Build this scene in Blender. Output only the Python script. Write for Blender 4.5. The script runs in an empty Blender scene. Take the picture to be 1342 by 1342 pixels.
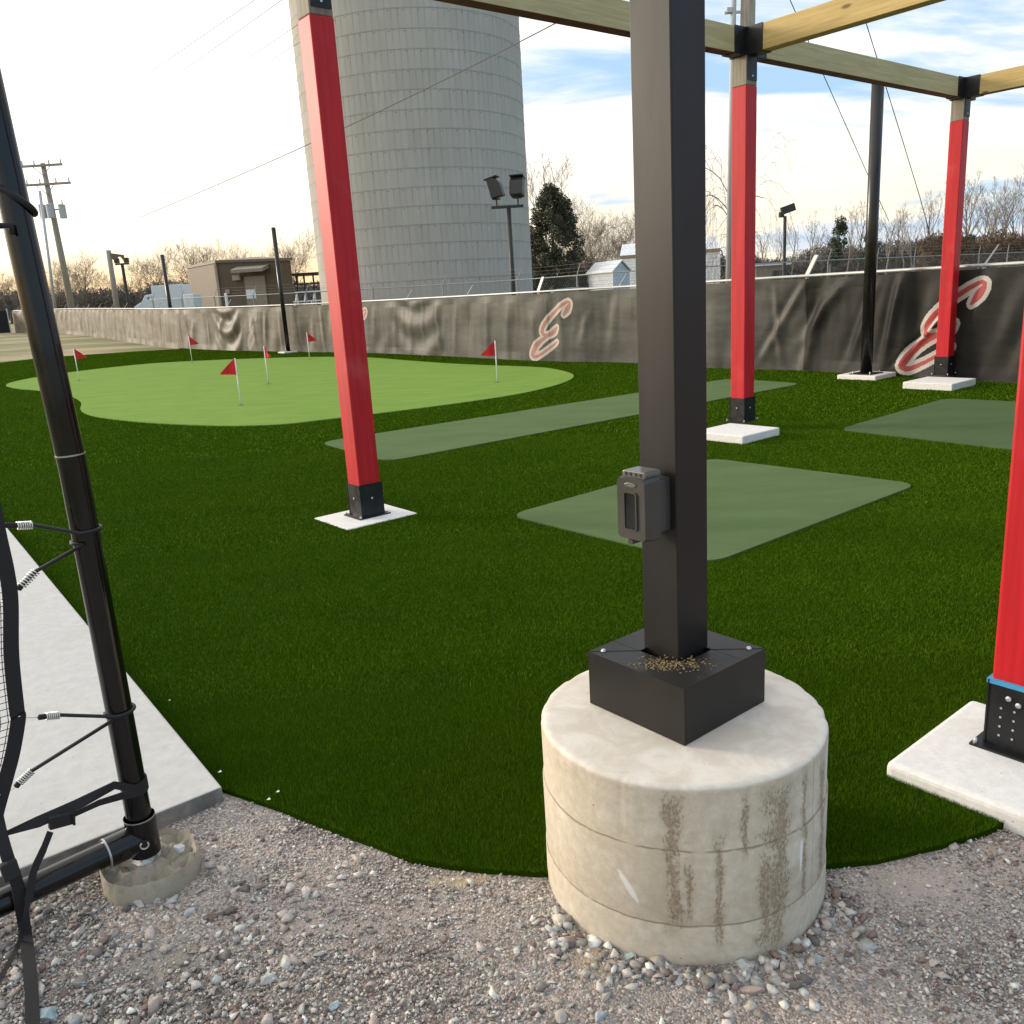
import bpy, bmesh, math, random
import numpy as np
from mathutils import Vector, Matrix

random.seed(7)
rng = np.random.default_rng(11)
C = bpy.context.scene
COL = C.collection
R = math.radians

# ------------------------------------------------------------------ survey
FPX, PITCH, ROLL, EYE = 1129.0, R(14.27), R(3.53), 1.6

def ray(px, py):
    x, y = px - 671, py - 671
    X = x * math.cos(ROLL) - y * math.sin(ROLL)
    Y = x * math.sin(ROLL) + y * math.cos(ROLL)
    return Vector((X, FPX * math.cos(PITCH) - Y * math.sin(PITCH), -Y * math.cos(PITCH) - FPX * math.sin(PITCH))) / FPX

def terr(x, y):
    s = -0.6 * x + 0.8 * y - 27.0
    v = 0.0215 * 4.0 * (math.log1p(math.exp(s / 4.0)) if s < 60 else s / 4.0)
    return 1.7 * (1 - math.exp(-v / 1.7)) if v > 0.7 else v * (1 - 0.0) if v < 0.35 else v * (1 - 0.28 * (v - 0.35))

def terr(x, y):
    s = min(-0.6 * x + 0.8 * y - 27.0, 200)
    v = 0.086 * math.log1p(math.exp(s / 4.0)) if s < 120 else 0.0215 * s
    return 1.9 * math.tanh(v / 1.9)

def terr_np(x, y):
    s = np.minimum(-0.6 * x + 0.8 * y - 27.0, 200)
    v = 0.086 * np.log1p(np.exp(np.minimum(s, 120) / 4.0)) + np.maximum(s - 120, 0) * 0.0215
    return 1.9 * np.tanh(v / 1.9)

def G(px, py, off=0.0):
    """point where the sight line meets the ground, lifted by off"""
    d = ray(px, py); lo = 0.8; t = 0.8
    def f(t): return EYE + d.z * t - terr(d.x * t, d.y * t) - off
    while f(t) > 0 and t < 300:
        lo = t; t *= 1.05
    hi = t
    for _ in range(40):
        m = (lo + hi) / 2
        if f(m) > 0: lo = m
        else: hi = m
    return Vector((d.x * hi, d.y * hi, EYE + d.z * hi))

def GY(px, py, Y):
    d = ray(px, py)
    return Vector((0, 0, EYE)) + d * (Y / d.y)

def GP(px, py, o, n):
    d = ray(px, py); o = Vector(o); n = Vector(n)
    t = (o - Vector((0, 0, EYE))).dot(n) / d.dot(n)
    return Vector((0, 0, EYE)) + d * t

YAW = R(38.62)
e = Vector((math.cos(YAW), math.sin(YAW), 0)); n = Vector((math.sin(YAW), -math.cos(YAW), 0)); Z = Vector((0, 0, 1))

# ------------------------------------------------------------------ node helpers
class NB:
    def __init__(s, tree): s.t = tree; s.N = tree.nodes; s.L = tree.links
    def put(s, sock, v):
        if v is None: return
        if isinstance(v, bpy.types.NodeSocket): s.L.new(v, sock)
        elif isinstance(v, (tuple, list)) and len(v) == 3 and sock.type == 'RGBA': sock.default_value = (*v, 1)
        else: sock.default_value = v
    def new(s, ty, props=None, **ins):
        nd = s.N.new(ty)
        for k, v in (props or {}).items(): setattr(nd, k, v)
        for k, v in ins.items(): s.put(nd.inputs[k.replace('_', ' ')], v)
        return nd
    def m(s, op, a, b=None, c=None, clamp=False):
        nd = s.N.new('ShaderNodeMath'); nd.operation = op; nd.use_clamp = clamp
        s.put(nd.inputs[0], a); s.put(nd.inputs[1], b); s.put(nd.inputs[2], c)
        return nd.outputs[0]
    def mix(s, f, a, b, mode='MIX'):
        nd = s.N.new('ShaderNodeMix'); nd.data_type = 'RGBA'; nd.blend_type = mode
        s.put(nd.inputs[0], f); s.put(nd.inputs[6], a); s.put(nd.inputs[7], b)
        return nd.outputs[2]
    def noise(s, vec=None, scale=5, detail=3, rough=0.5, dist=0, out=0):
        nd = s.N.new('ShaderNodeTexNoise')
        if vec is not None: s.put(nd.inputs['Vector'], vec)
        nd.inputs['Scale'].default_value = scale; nd.inputs['Detail'].default_value = detail
        nd.inputs['Roughness'].default_value = rough; nd.inputs['Distortion'].default_value = dist
        return nd.outputs[out]
    def ramp(s, f, a, b, lo=0.0, hi=1.0):
        nd = s.N.new('ShaderNodeMapRange'); nd.interpolation_type = 'SMOOTHSTEP'
        s.put(nd.inputs[0], f); s.put(nd.inputs[1], a); s.put(nd.inputs[2], b); s.put(nd.inputs[3], lo); s.put(nd.inputs[4], hi)
        return nd.outputs[0]
    def map(s, vec, scale=(1, 1, 1), rot=(0, 0, 0), loc=(0, 0, 0)):
        nd = s.N.new('ShaderNodeMapping'); s.L.new(vec, nd.inputs[0])
        nd.inputs['Scale'].default_value = scale; nd.inputs['Rotation'].default_value = rot; nd.inputs['Location'].default_value = loc
        return nd.outputs[0]
    def sep(s, vec):
        nd = s.N.new('ShaderNodeSeparateXYZ'); s.L.new(vec, nd.inputs[0]); return nd.outputs
    def comb(s, x, y, z):
        nd = s.N.new('ShaderNodeCombineXYZ')
        for i, v in enumerate((x, y, z)): s.put(nd.inputs[i], v)
        return nd.outputs[0]
    def bump(s, h, strength=0.3, dist=0.01, normal=None):
        nd = s.N.new('ShaderNodeBump'); s.put(nd.inputs['Height'], h)
        nd.inputs['Strength'].default_value = strength; nd.inputs['Distance'].default_value = dist
        if normal is not None: s.put(nd.inputs['Normal'], normal)
        return nd.outputs[0]

MATS = {}
def newmat(name):
    m = bpy.data.materials.new(name); m.use_nodes = True
    nb = NB(m.node_tree); b = m.node_tree.nodes['Principled BSDF']
    MATS[name] = m
    return m, nb, b

def geo(nb): return nb.N.new('ShaderNodeNewGeometry').outputs['Position']
def objc(nb): return nb.N.new('ShaderNodeTexCoord').outputs['Object']
def uvc(nb): return nb.N.new('ShaderNodeTexCoord').outputs['UV']

def M(name, col, rough=0.5, metal=0.0, var=0.12, vs=6.0, bump=0.0, bs=60.0, bd=0.002, sheen=0.0, spec=0.5, stretch=None, trans=0.0):
    m, nb, b = newmat(name)
    v = objc(nb)
    if stretch: v = nb.map(v, stretch)
    f = nb.noise(v, vs, 5, 0.6)
    f = nb.ramp(f, 0.3, 0.7)
    lo = tuple(c * (1 - var) for c in col); hi = tuple(min(1, c * (1 + var)) for c in col)
    nb.put(b.inputs['Base Color'], nb.mix(f, lo, hi))
    nb.put(b.inputs['Roughness'], nb.ramp(f, 0, 1, max(0.02, rough - 0.06), min(1, rough + 0.06)))
    b.inputs['Metallic'].default_value = metal
    b.inputs['Specular IOR Level'].default_value = spec
    if sheen: b.inputs['Sheen Weight'].default_value = sheen
    if bump: nb.put(b.inputs['Normal'], nb.bump(nb.noise(v, bs, 4, 0.6), bump, bd))
    return m

# ------------------------------------------------------------------ mesh builder
WL = {}
class MB:
    def __init__(s): s.v = []; s.f = []; s.mi = []; s.uv = None; s.pc = []
    def add(s, vs, fs, mi=0):
        o = len(s.v); s.pc.append((list(vs), list(fs))); s.v.extend([tuple(x) for x in vs]); s.f.extend([tuple(i + o for i in f) for f in fs]); s.mi.extend([mi] * len(fs))
        return s
    def box(s, c, size, ax=(Vector((1, 0, 0)), Vector((0, 1, 0)), Z), mi=0):
        c = Vector(c); a, b, d = [Vector(ax[i]) * size[i] / 2 for i in range(3)]
        vs = [c + a * i + b * j + d * k for k in (-1, 1) for j in (-1, 1) for i in (-1, 1)]
        fs = [(0, 2, 3, 1), (4, 5, 7, 6), (0, 1, 5, 4), (2, 6, 7, 3), (0, 4, 6, 2), (1, 3, 7, 5)]
        if a.cross(b).dot(d) < 0: fs = [f[::-1] for f in fs]
        return s.add(vs, fs, mi)
    def prism(s, poly, z0, z1, mi=0):
        k = len(poly)
        vs = [(p[0], p[1], z0) for p in poly] + [(p[0], p[1], z1) for p in poly]
        fs = [tuple(range(k))[::-1], tuple(range(k, 2 * k))] + [(i, (i + 1) % k, k + (i + 1) % k, k + i) for i in range(k)]
        return s.add(vs, fs, mi)
    def tube(s, path, rad, k=10, cap=True, mi=0, flat=None):
        path = [Vector(p) for p in path]; m = len(path)
        if not isinstance(rad, (list, tuple)): rad = [rad] * m
        vs = []; ref = None
        for i, p in enumerate(path):
            d = (path[min(i + 1, m - 1)] - path[max(i - 1, 0)])
            if d.length < 1e-9: d = Z.copy()
            d.normalize()
            if ref is None:
                ref = Vector((1, 0, 0)) if abs(d.z) > 0.7 else Z.copy()
                if flat is not None: ref = Vector(flat)
            a = (ref - d * ref.dot(d)).normalized(); b = d.cross(a); ref = a
            for j in range(k):
                t = 2 * math.pi * j / k
                vs.append(p + (a * math.cos(t) + b * math.sin(t)) * rad[i])
        fs = [(i * k + j, i * k + (j + 1) % k, (i + 1) * k + (j + 1) % k, (i + 1) * k + j) for i in range(m - 1) for j in range(k)]
        if cap: fs += [tuple(range(k))[::-1], tuple(range((m - 1) * k, m * k))]
        return s.add(vs, fs, mi)
    def ribbon(s, path, width, nrm, thick=0.002, mi=0):
        """flat webbing: strip of given width, its face towards nrm"""
        path = [Vector(p) for p in path]; m = len(path)
        if not isinstance(width, (list, tuple)): width = [width] * m
        vs = []
        for i, p in enumerate(path):
            d = (path[min(i + 1, m - 1)] - path[max(i - 1, 0)]).normalized()
            nn = Vector(nrm) if not isinstance(nrm, list) else Vector(nrm[i])
            a = d.cross(nn).normalized(); q = a.cross(d).normalized()
            for (u, w) in ((-1, -1), (1, -1), (1, 1), (-1, 1)):
                vs.append(p + a * width[i] / 2 * u + q * thick / 2 * w)
        fs = [(i * 4 + j, i * 4 + (j + 1) % 4, i * 4 + 4 + (j + 1) % 4, i * 4 + 4 + j) for i in range(m - 1) for j in range(4)]
        fs += [(3, 2, 1, 0), tuple(range((m - 1) * 4, m * 4))]
        return s.add(vs, fs, mi)
    def lathe(s, prof, c, k=48, mi=0, ax=Z):
        c = Vector(c); ax = Vector(ax).normalized()
        a = Vector((1, 0, 0)) if abs(ax.z) > 0.7 else Z.copy()
        a = (a - ax * a.dot(ax)).normalized(); b = ax.cross(a)
        m = len(prof); vs = []
        for (r, z) in prof:
            for j in range(k):
                t = 2 * math.pi * j / k
                vs.append(c + (a * math.cos(t) + b * math.sin(t)) * r + ax * z)
        fs = [(i * k + j, i * k + (j + 1) % k, (i + 1) * k + (j + 1) % k, (i + 1) * k + j) for i in range(m - 1) for j in range(k)]
        fs += [tuple(range(k))[::-1], tuple(range((m - 1) * k, m * k))]
        return s.add(vs, fs, mi)
    def build(s, name, mat, parent=None, loc=None, smooth=False, bevel=0.0, seg=2, split=False):
        if split:
            for vs, fs in s.pc: o = MB().add(vs, fs).build(name, mat, parent, loc, smooth, bevel, seg)
            return o
        o_ = WL[parent.name] if parent is not None else (Vector(loc) if loc is not None else Vector((0, 0, 0)))
        me = bpy.data.meshes.new(name)
        me.from_pydata([(x[0] - o_.x, x[1] - o_.y, x[2] - o_.z) for x in s.v], [], s.f)
        mats = mat if isinstance(mat, (list, tuple)) else [mat]
        for q in mats: me.materials.append(q)
        if len(mats) > 1: me.polygons.foreach_set('material_index', s.mi)
        if smooth: me.polygons.foreach_set('use_smooth', [True] * len(me.polygons))
        me.validate(); me.update()
        o = bpy.data.objects.new(name, me); COL.objects.link(o)
        if parent is not None: o.parent = parent
        else: o.location = o_
        WL[o.name] = o_
        if smooth == 'auto' or (smooth and bevel):
            pass
        if bevel:
            b = o.modifiers.new('edge', 'BEVEL'); b.width = bevel; b.segments = seg; b.limit_method = 'ANGLE'; b.angle_limit = R(40)
        return o

def shade_auto(o, ang=35):
    me = o.data
    me.polygons.foreach_set('use_smooth', [True] * len(me.polygons))
    bm = bmesh.new(); bm.from_mesh(me)
    for ed in bm.edges:
        if len(ed.link_faces) == 2 and ed.calc_face_angle(0) > R(ang): ed.smooth = False
    bm.to_mesh(me); bm.free()

def thing(name, loc, label, cat, group=None):
    o = bpy.data.objects.new(name, None); COL.objects.link(o); o.location = loc; o.empty_display_size = 0.2
    WL[o.name] = Vector(loc)
    return tag(o, label, cat, group)
def tag(o, label=None, cat=None, group=None, kind=None):
    if label: o['label'] = label
    if cat: o['category'] = cat
    if group: o['group'] = group
    if kind: o['kind'] = kind
    return o
def copy_tree(o, parent=None):
    c = o.copy(); COL.objects.link(c); c.parent = parent; WL[c.name] = WL[o.name]
    for ch in list(o.children): copy_tree(ch, c)
    return c

def raw_mesh(name, verts, faces_flat, k, mat, cols=None, smooth=False):
    me = bpy.data.meshes.new(name)
    nv = len(verts); nf = len(faces_flat) // k
    me.vertices.add(nv); me.vertices.foreach_set('co', np.asarray(verts, np.float32).ravel())
    me.loops.add(nf * k); me.loops.foreach_set('vertex_index', np.asarray(faces_flat, np.int32))
    me.polygons.add(nf); me.polygons.foreach_set('loop_start', np.arange(0, nf * k, k, dtype=np.int32))
    me.polygons.foreach_set('loop_total', np.full(nf, k, np.int32))
    if smooth: me.polygons.foreach_set('use_smooth', np.ones(nf, bool))
    me.update(calc_edges=True)
    if cols is not None:
        at = me.color_attributes.new('tint', 'FLOAT_COLOR', 'POINT')
        at.data.foreach_set('color', np.asarray(cols, np.float32).ravel())
    me.materials.append(mat)
    o = bpy.data.objects.new(name, me); COL.objects.link(o); WL[o.name] = Vector((0, 0, 0))
    return o

def inpoly(x, y, poly):
    ins = np.zeros(len(x), bool); k = len(poly)
    for i in range(k):
        x0, y0 = poly[i][0], poly[i][1]; x1, y1 = poly[(i + 1) % k][0], poly[(i + 1) % k][1]
        if y0 == y1: continue
        c = ((y0 > y) != (y1 > y)) & (x < (x1 - x0) * (y - y0) / (y1 - y0) + x0)
        ins ^= c
    return ins

# value noise for meshes
_perm = rng.random((64, 64))
def vnoise(x, y):
    x = np.asarray(x, float); y = np.asarray(y, float)
    xi = np.floor(x).astype(int); yi = np.floor(y).astype(int); fx = x - xi; fy = y - yi
    fx = fx * fx * (3 - 2 * fx); fy = fy * fy * (3 - 2 * fy)
    g = lambda a, b: _perm[a % 64, b % 64]
    return (g(xi, yi) * (1 - fx) + g(xi + 1, yi) * fx) * (1 - fy) + (g(xi, yi + 1) * (1 - fx) + g(xi + 1, yi + 1) * fx) * fy

# ------------------------------------------------------------------ materials
def gravel_material():
    m, nb, b = newmat('gravel'); p = geo(nb)
    s = nb.sep(p)
    vo = nb.new('ShaderNodeTexVoronoi', dict(feature='F1')); nb.put(vo.inputs['Vector'], p); vo.inputs['Scale'].default_value = 170
    vo2 = nb.new('ShaderNodeTexVoronoi', dict(feature='F1')); nb.put(vo2.inputs['Vector'], p); vo2.inputs['Scale'].default_value = 75
    r1 = nb.sep(vo.outputs['Color'])[0]; r2 = nb.sep(vo2.outputs['Color'])[1]
    base = nb.mix(nb.ramp(r1, 0, 1), (0.20, 0.16, 0.14), (0.50, 0.43, 0.38))
    base = nb.mix(nb.m('GREATER_THAN', r1, 0.93), base, (0.55, 0.52, 0.5))
    base = nb.mix(nb.m('MULTIPLY', nb.m('GREATER_THAN', r2, 0.8), 0.6), base, (0.24, 0.25, 0.26))
    big = nb.noise(p, 2.2, 4, 0.6)
    # damp yellow sand along the turf edge and at the pier, pink sand to the right
    def spot(cx, cy, rx, ry, col, cur):
        dx = nb.m('DIVIDE', nb.m('SUBTRACT', s[0], cx), rx); dy = nb.m('DIVIDE', nb.m('SUBTRACT', s[1], cy), ry)
        d = nb.m('SQRT', nb.m('ADD', nb.m('MULTIPLY', dx, dx), nb.m('MULTIPLY', dy, dy)))
        d = nb.m('ADD', d, nb.m('MULTIPLY', nb.m('SUBTRACT', nb.noise(p, 22, 4, 0.7), 0.5), 1.6))
        return nb.mix(nb.m('MULTIPLY', nb.ramp(d, 1.1, 0.2), 0.75), cur, col)
    fine = nb.noise(p, 420, 2, 0.7)
    sandy = nb.mix(fine, (0.42, 0.33, 0.2), (0.62, 0.51, 0.34)); pink = nb.mix(fine, (0.38, 0.31, 0.27), (0.58, 0.5, 0.45)); grey = nb.mix(fine, (0.27, 0.24, 0.2), (0.42, 0.385, 0.33))
    for px, py, rx, ry, c in SPOTS:
        q = G(px, py); base = spot(q.x, q.y, rx, ry, {'s': sandy, 'p': pink, 'g': grey}[c], base)
    base = nb.mix(nb.ramp(big, 0.35, 0.7), base, nb.mix(0.75, base, (1.25, 1.18, 1.1), 'MULTIPLY'))
    nb.put(b.inputs['Base Color'], base); b.inputs['Roughness'].default_value = 0.9
    h = nb.m('ADD', nb.m('MULTIPLY', vo.outputs['Distance'], -1.0), nb.m('MULTIPLY', r1, 0.5))
    nb.put(b.inputs['Normal'], nb.bump(h, 0.8, 0.006)); return m
SPOTS = [(600, 1155, 0.11, 0.045, 's'), (775, 1255, 0.06, 0.12, 's'), (1200, 1165, 0.24, 0.11, 'p'), (1330, 1130, 0.22, 0.14, 'p'), (225, 1262, 0.13, 0.085, 'g'),
         (480, 1210, 0.45, 0.13, 'p'), (860, 1310, 0.05, 0.03, 'g')]

def field_material():
    m, nb, b = newmat('dry_field'); p = geo(nb)
    a = nb.ramp(nb.noise(nb.map(p, (0.12, 0.5, 1)), 1.0, 5, 0.6), 0.42, 0.62); c = nb.noise(p, 9, 5, 0.7)
    g = nb.mix(c, (0.10, 0.12, 0.035), (0.22, 0.22, 0.08)); d = nb.mix(c, (0.30, 0.23, 0.13), (0.46, 0.37, 0.24))
    nb.put(b.inputs['Base Color'], nb.mix(a, g, d)); b.inputs['Roughness'].default_value = 0.95
    nb.put(b.inputs['Normal'], nb.bump(nb.noise(p, 30, 5, 0.7), 0.6, 0.03)); return m

def turf_material():
    m, nb, b = newmat('turf_backing'); p = geo(nb)
    f = nb.noise(p, 260, 3, 0.8); g = nb.noise(nb.map(p, (1, 0.6, 1)), 1.1, 4, 0.6)
    c = nb.mix(nb.ramp(f, 0.3, 0.7), (0.013, 0.032, 0.001), (0.035, 0.075, 0.002))
    c = nb.mix(nb.ramp(g, 0.3, 0.7), c, nb.mix(1.0, c, (1.35, 1.25, 1.1), 'MULTIPLY'))
    nb.put(b.inputs['Base Color'], c); b.inputs['Roughness'].default_value = 0.8; b.inputs['Specular IOR Level'].default_value = 0.0
    nb.put(b.inputs['Normal'], nb.bump(f, 0.9, 0.012)); return m

def blade_material():
    m, nb, b = newmat('turf_blade')
    a = nb.new('ShaderNodeVertexColor', dict(layer_name='tint')).outputs[0]
    g = nb.noise(nb.map(geo(nb), (0.7, 2.2, 1), (0, 0, YAW)), 1.2, 5, 0.65)
    nb.put(b.inputs['Base Color'], nb.mix(nb.ramp(g, 0.3, 0.7), a, nb.mix(1.0, a, (1.3, 1.2, 1.1), 'MULTIPLY')))
    b.inputs['Roughness'].default_value = 0.6; b.inputs['Specular IOR Level'].default_value = 0.03
    return m

def tint_material(name, rough=0.85, bump=0.0):
    m, nb, b = newmat(name)
    a = nb.new('ShaderNodeVertexColor', dict(layer_name='tint')).outputs[0]
    f = nb.noise(geo(nb), 140, 4, 0.7)
    nb.put(b.inputs['Base Color'], nb.mix(nb.ramp(f, 0.3, 0.75), nb.mix(1.0, a, (0.75, 0.75, 0.75), 'MULTIPLY'), nb.mix(1.0, a, (1.2, 1.2, 1.2), 'MULTIPLY')))
    b.inputs['Roughness'].default_value = rough
    if bump: nb.put(b.inputs['Normal'], nb.bump(f, bump, 0.002))
    return m

def pile_material(name, lo, hi):
    m, nb, b = newmat(name); p = geo(nb)
    f = nb.noise(p, 300, 3, 0.8); g = nb.noise(nb.map(p, (1, 2.5, 1), (0, 0, YAW)), 1.3, 5, 0.65)
    c = nb.mix(nb.ramp(f, 0.25, 0.75), lo, hi)
    c = nb.mix(nb.ramp(g, 0.3, 0.7), nb.mix(1.0, c, (0.9, 0.92, 0.9), 'MULTIPLY'), nb.mix(1.0, c, (1.1, 1.07, 1.06), 'MULTIPLY'))
    nb.put(b.inputs['Base Color'], c); b.inputs['Roughness'].default_value = 0.9; b.inputs['Specular IOR Level'].default_value = 0.03
    nb.put(b.inputs['Normal'], nb.bump(f, 0.5, 0.004)); return m

def concrete(name, col, stain=(0.45, 0.4, 0.33), amt=0.35, sc=3.0, pits=True, rough=0.85):
    m, nb, b = newmat(name); p = geo(nb)
    f = nb.noise(p, sc, 7, 0.65, 0.4); g = nb.noise(p, sc * 9, 5, 0.7)
    c = nb.mix(nb.ramp(g, 0.3, 0.75), tuple(x * 0.9 for x in col), tuple(min(0.95, x * 1.06) for x in col))
    c = nb.mix(nb.m('MULTIPLY', nb.ramp(f, 0.5, 0.8), amt), c, stain)
    if pits:
        vo = nb.new('ShaderNodeTexVoronoi'); nb.put(vo.inputs['Vector'], p); vo.inputs['Scale'].default_value = 28
        c = nb.mix(nb.m('MULTIPLY', nb.ramp(vo.outputs['Distance'], 0.1, 0.04), nb.m('GREATER_THAN', nb.sep(vo.outputs['Color'])[0], 0.75)), c, tuple(x * 0.45 for x in col))
    nb.put(b.inputs['Base Color'], c); b.inputs['Roughness'].default_value = rough
    nb.put(b.inputs['Normal'], nb.bump(nb.m('ADD', g, nb.noise(p, 160, 3, 0.6)), 0.25, 0.004)); return m

PC = Vector((0.420, 2.108, 0)); PR = 0.377; PZ = 0.485
def pier_material():
    m, nb, b = newmat('cast_pier_concrete'); p = geo(nb); s = nb.sep(p)
    X = nb.m('SUBTRACT', s[0], PC.x); Y = nb.m('SUBTRACT', s[1], PC.y)
    # angle measured from the side facing -y, growing towards +x; times radius = metres round the pier
    ang = nb.m('ARCTAN2', X, nb.m('MULTIPLY', Y, -1.0)); u = nb.m('MULTIPLY', ang, PR)
    z = s[2]
    f = nb.noise(p, 5, 7, 0.65, 0.5); g = nb.noise(p, 40, 5, 0.7)
    c = nb.mix(nb.ramp(g, 0.3, 0.75), (0.50, 0.43, 0.33), (0.62, 0.545, 0.435))
    c = nb.mix(nb.m('MULTIPLY', nb.ramp(f, 0.48, 0.75), 0.55), c, (0.44, 0.37, 0.25))
    c = nb.mix(nb.m('MULTIPLY', nb.ramp(nb.noise(p, 7, 4, 0.6), 0.58, 0.74), 0.5), c, (0.7, 0.67, 0.6))
    w1 = nb.noise(nb.comb(nb.m('MULTIPLY', u, 14), nb.m('MULTIPLY', z, 9), 0.0), 1.0, 5, 0.7)
    gr = nb.noise(nb.comb(nb.m('MULTIPLY', u, 150), nb.m('MULTIPLY', z, 75), 0.0), 1.0, 5, 0.75)
    w2 = nb.noise(nb.comb(nb.m('MULTIPLY', u, 9), nb.m('MULTIPLY', z, 13), 3.0), 1.0, 5, 0.7)
    tot = None
    #        u centre, half width, z low, z high, wander
    for uc, hw, z0, z1, wa in ((-0.095, 0.012, 0.10, 0.47, 0.09), (0.012, 0.007, 0.05, 0.36, 0.05), (0.075, 0.006, 0.28, 0.46, 0.03), (0.165, 0.022, 0.0, 0.46, 0.10), (0.13, 0.014, 0.02, 0.3, 0.06), (-0.06, 0.005, 0.12, 0.3, 0.03), (0.26, 0.006, 0.1, 0.47, 0.03), (0.36, 0.012, 0.1, 0.45, 0.04)):
        d = nb.m('ABSOLUTE', nb.m('SUBTRACT', nb.m('ADD', u, nb.m('MULTIPLY', nb.m('SUBTRACT', w1, 0.5), wa)), uc))
        k = nb.m('SUBTRACT', 1.0, nb.m('DIVIDE', d, nb.m('MULTIPLY', nb.ramp(w2, 0.3, 0.7, 0.45, 1.9), hw * 2.0)))
        k = nb.m('MINIMUM', k, nb.m('MULTIPLY', nb.m('SUBTRACT', z, z0 - 0.02), 12))
        k = nb.m('MINIMUM', k, nb.m('MULTIPLY', nb.m('SUBTRACT', z1 + 0.02, z), 12))
        tot = k if tot is None else nb.m('MAXIMUM', tot, k)
    st = nb.ramp(nb.m('ADD', tot, nb.m('MULTIPLY', nb.m('SUBTRACT', gr, 0.5), 2.8)), 0.35, 1.0)
    side = nb.ramp(z, PZ - 0.004, PZ - 0.012)
    st = nb.m('MULTIPLY', st, side)
    soft = nb.m('MULTIPLY', nb.m('MULTIPLY', nb.ramp(tot, -0.6, 0.8), side), 0.3)
    c = nb.mix(soft, c, (0.36, 0.275, 0.175))
    c = nb.mix(nb.m('MULTIPLY', st, 0.7), c, nb.mix(nb.ramp(gr, 0.35, 0.65), (0.42, 0.31, 0.19), (0.15, 0.095, 0.05)))
    # form seams
    seams = None
    for z0 in (0.315, 0.115):
        zz = nb.m('ADD', z, nb.m('MULTIPLY', nb.m('SUBTRACT', nb.noise(nb.comb(nb.m('MULTIPLY', u, 5), 0.0, z0 * 9), 1.0, 4, 0.6), 0.5), 0.02))
        q = nb.ramp(nb.m('ABSOLUTE', nb.m('SUBTRACT', zz, z0)), 0.0035, 0.0005)
        seams = q if seams is None else nb.m('MAXIMUM', seams, q)
    for u0 in (0.30,):
        q = nb.ramp(nb.m('ABSOLUTE', nb.m('SUBTRACT', u, u0)), 0.0022, 0.0005)
        seams = nb.m('MAXIMUM', seams, nb.m('MULTIPLY', q, 0.6))
    seams = nb.m('MULTIPLY', seams, nb.m('MULTIPLY', side, nb.ramp(nb.noise(p, 20, 3, 0.6), 0.3, 0.5)))
    c = nb.mix(nb.m('MULTIPLY', seams, 0.75), c, (0.25, 0.19, 0.12))
    # white lime scuffs
    for (uu, zc, ww, hh, tilt) in ((-0.205, 0.2, 0.012, 0.045, 0.6), (0.245, 0.24, 0.006, 0.05, 0.0)):
        du = nb.m('DIVIDE', nb.m('SUBTRACT', nb.m('ADD', u, nb.m('MULTIPLY', nb.m('SUBTRACT', z, zc), tilt)), uu), ww)
        dz = nb.m('DIVIDE', nb.m('SUBTRACT', z, zc), hh)
        dd = nb.m('ADD', nb.m('ADD', nb.m('MULTIPLY', du, du), nb.m('MULTIPLY', dz, dz)), nb.m('MULTIPLY', nb.m('SUBTRACT', gr, 0.5), 2.0))
        c = nb.mix(nb.m('MULTIPLY', nb.ramp(dd, 1.1, 0.3), 0.8), c, (0.8, 0.78, 0.74))
    vo = nb.new('ShaderNodeTexVoronoi'); nb.put(vo.inputs['Vector'], p); vo.inputs['Scale'].default_value = 26
    pit = nb.m('MULTIPLY', nb.ramp(vo.outputs['Distance'], 0.09, 0.04), nb.m('GREATER_THAN', nb.sep(vo.outputs['Color'])[0], 0.72))
    c = nb.mix(nb.m('MULTIPLY', pit, 0.8), c, (0.22, 0.17, 0.11))
    top = nb.mix(nb.ramp(nb.noise(p, 9, 6, 0.65, 0.5), 0.38, 0.68), (0.62, 0.55, 0.46), (0.74, 0.69, 0.61))
    top = nb.mix(nb.m('MULTIPLY', nb.ramp(g, 0.55, 0.75), 0.35), top, (0.5, 0.42, 0.32))
    c = nb.mix(side, top, c)
    nb.put(b.inputs['Base Color'], c); b.inputs['Roughness'].default_value = 0.85
    h = nb.m('SUBTRACT', nb.m('MULTIPLY', g, 0.5), nb.m('ADD', nb.m('MULTIPLY', seams, 1.2), nb.m('ADD', pit, nb.m('MULTIPLY', nb.m('MULTIPLY', st, gr), 1.4))))
    nb.put(b.inputs['Normal'], nb.bump(h, 0.5, 0.004)); return m

def wood(name, lo, hi, knots=True, rough=0.7):
    m, nb, b = newmat(name); v = uvc(nb)
    g = nb.noise(nb.map(v, (1.2, 26, 1)), 1.0, 6, 0.65, 1.2)
    c = nb.mix(nb.ramp(g, 0.3, 0.72), lo, hi)
    blotch = nb.noise(nb.map(v, (1.0, 3, 1)), 1.3, 3, 0.5)
    c = nb.mix(nb.m('MULTIPLY', nb.ramp(blotch, 0.45, 0.75), 0.35), c, tuple(x * 0.8 for x in lo))
    if knots:
        vo = nb.new('ShaderNodeTexVoronoi'); nb.put(vo.inputs['Vector'], nb.map(v, (2.6, 7, 1))); vo.inputs['Scale'].default_value = 1
        k = nb.m('MULTIPLY', nb.ramp(vo.outputs['Distance'], 0.17, 0.07), nb.m('GREATER_THAN', nb.sep(vo.outputs['Color'])[0], 0.6))
        c = nb.mix(nb.m('MULTIPLY', k, 0.85), c, (0.13, 0.07, 0.03))
    nb.put(b.inputs['Base Color'], c); b.inputs['Roughness'].default_value = rough
    nb.put(b.inputs['Normal'], nb.bump(g, 0.3, 0.003)); return m

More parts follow.
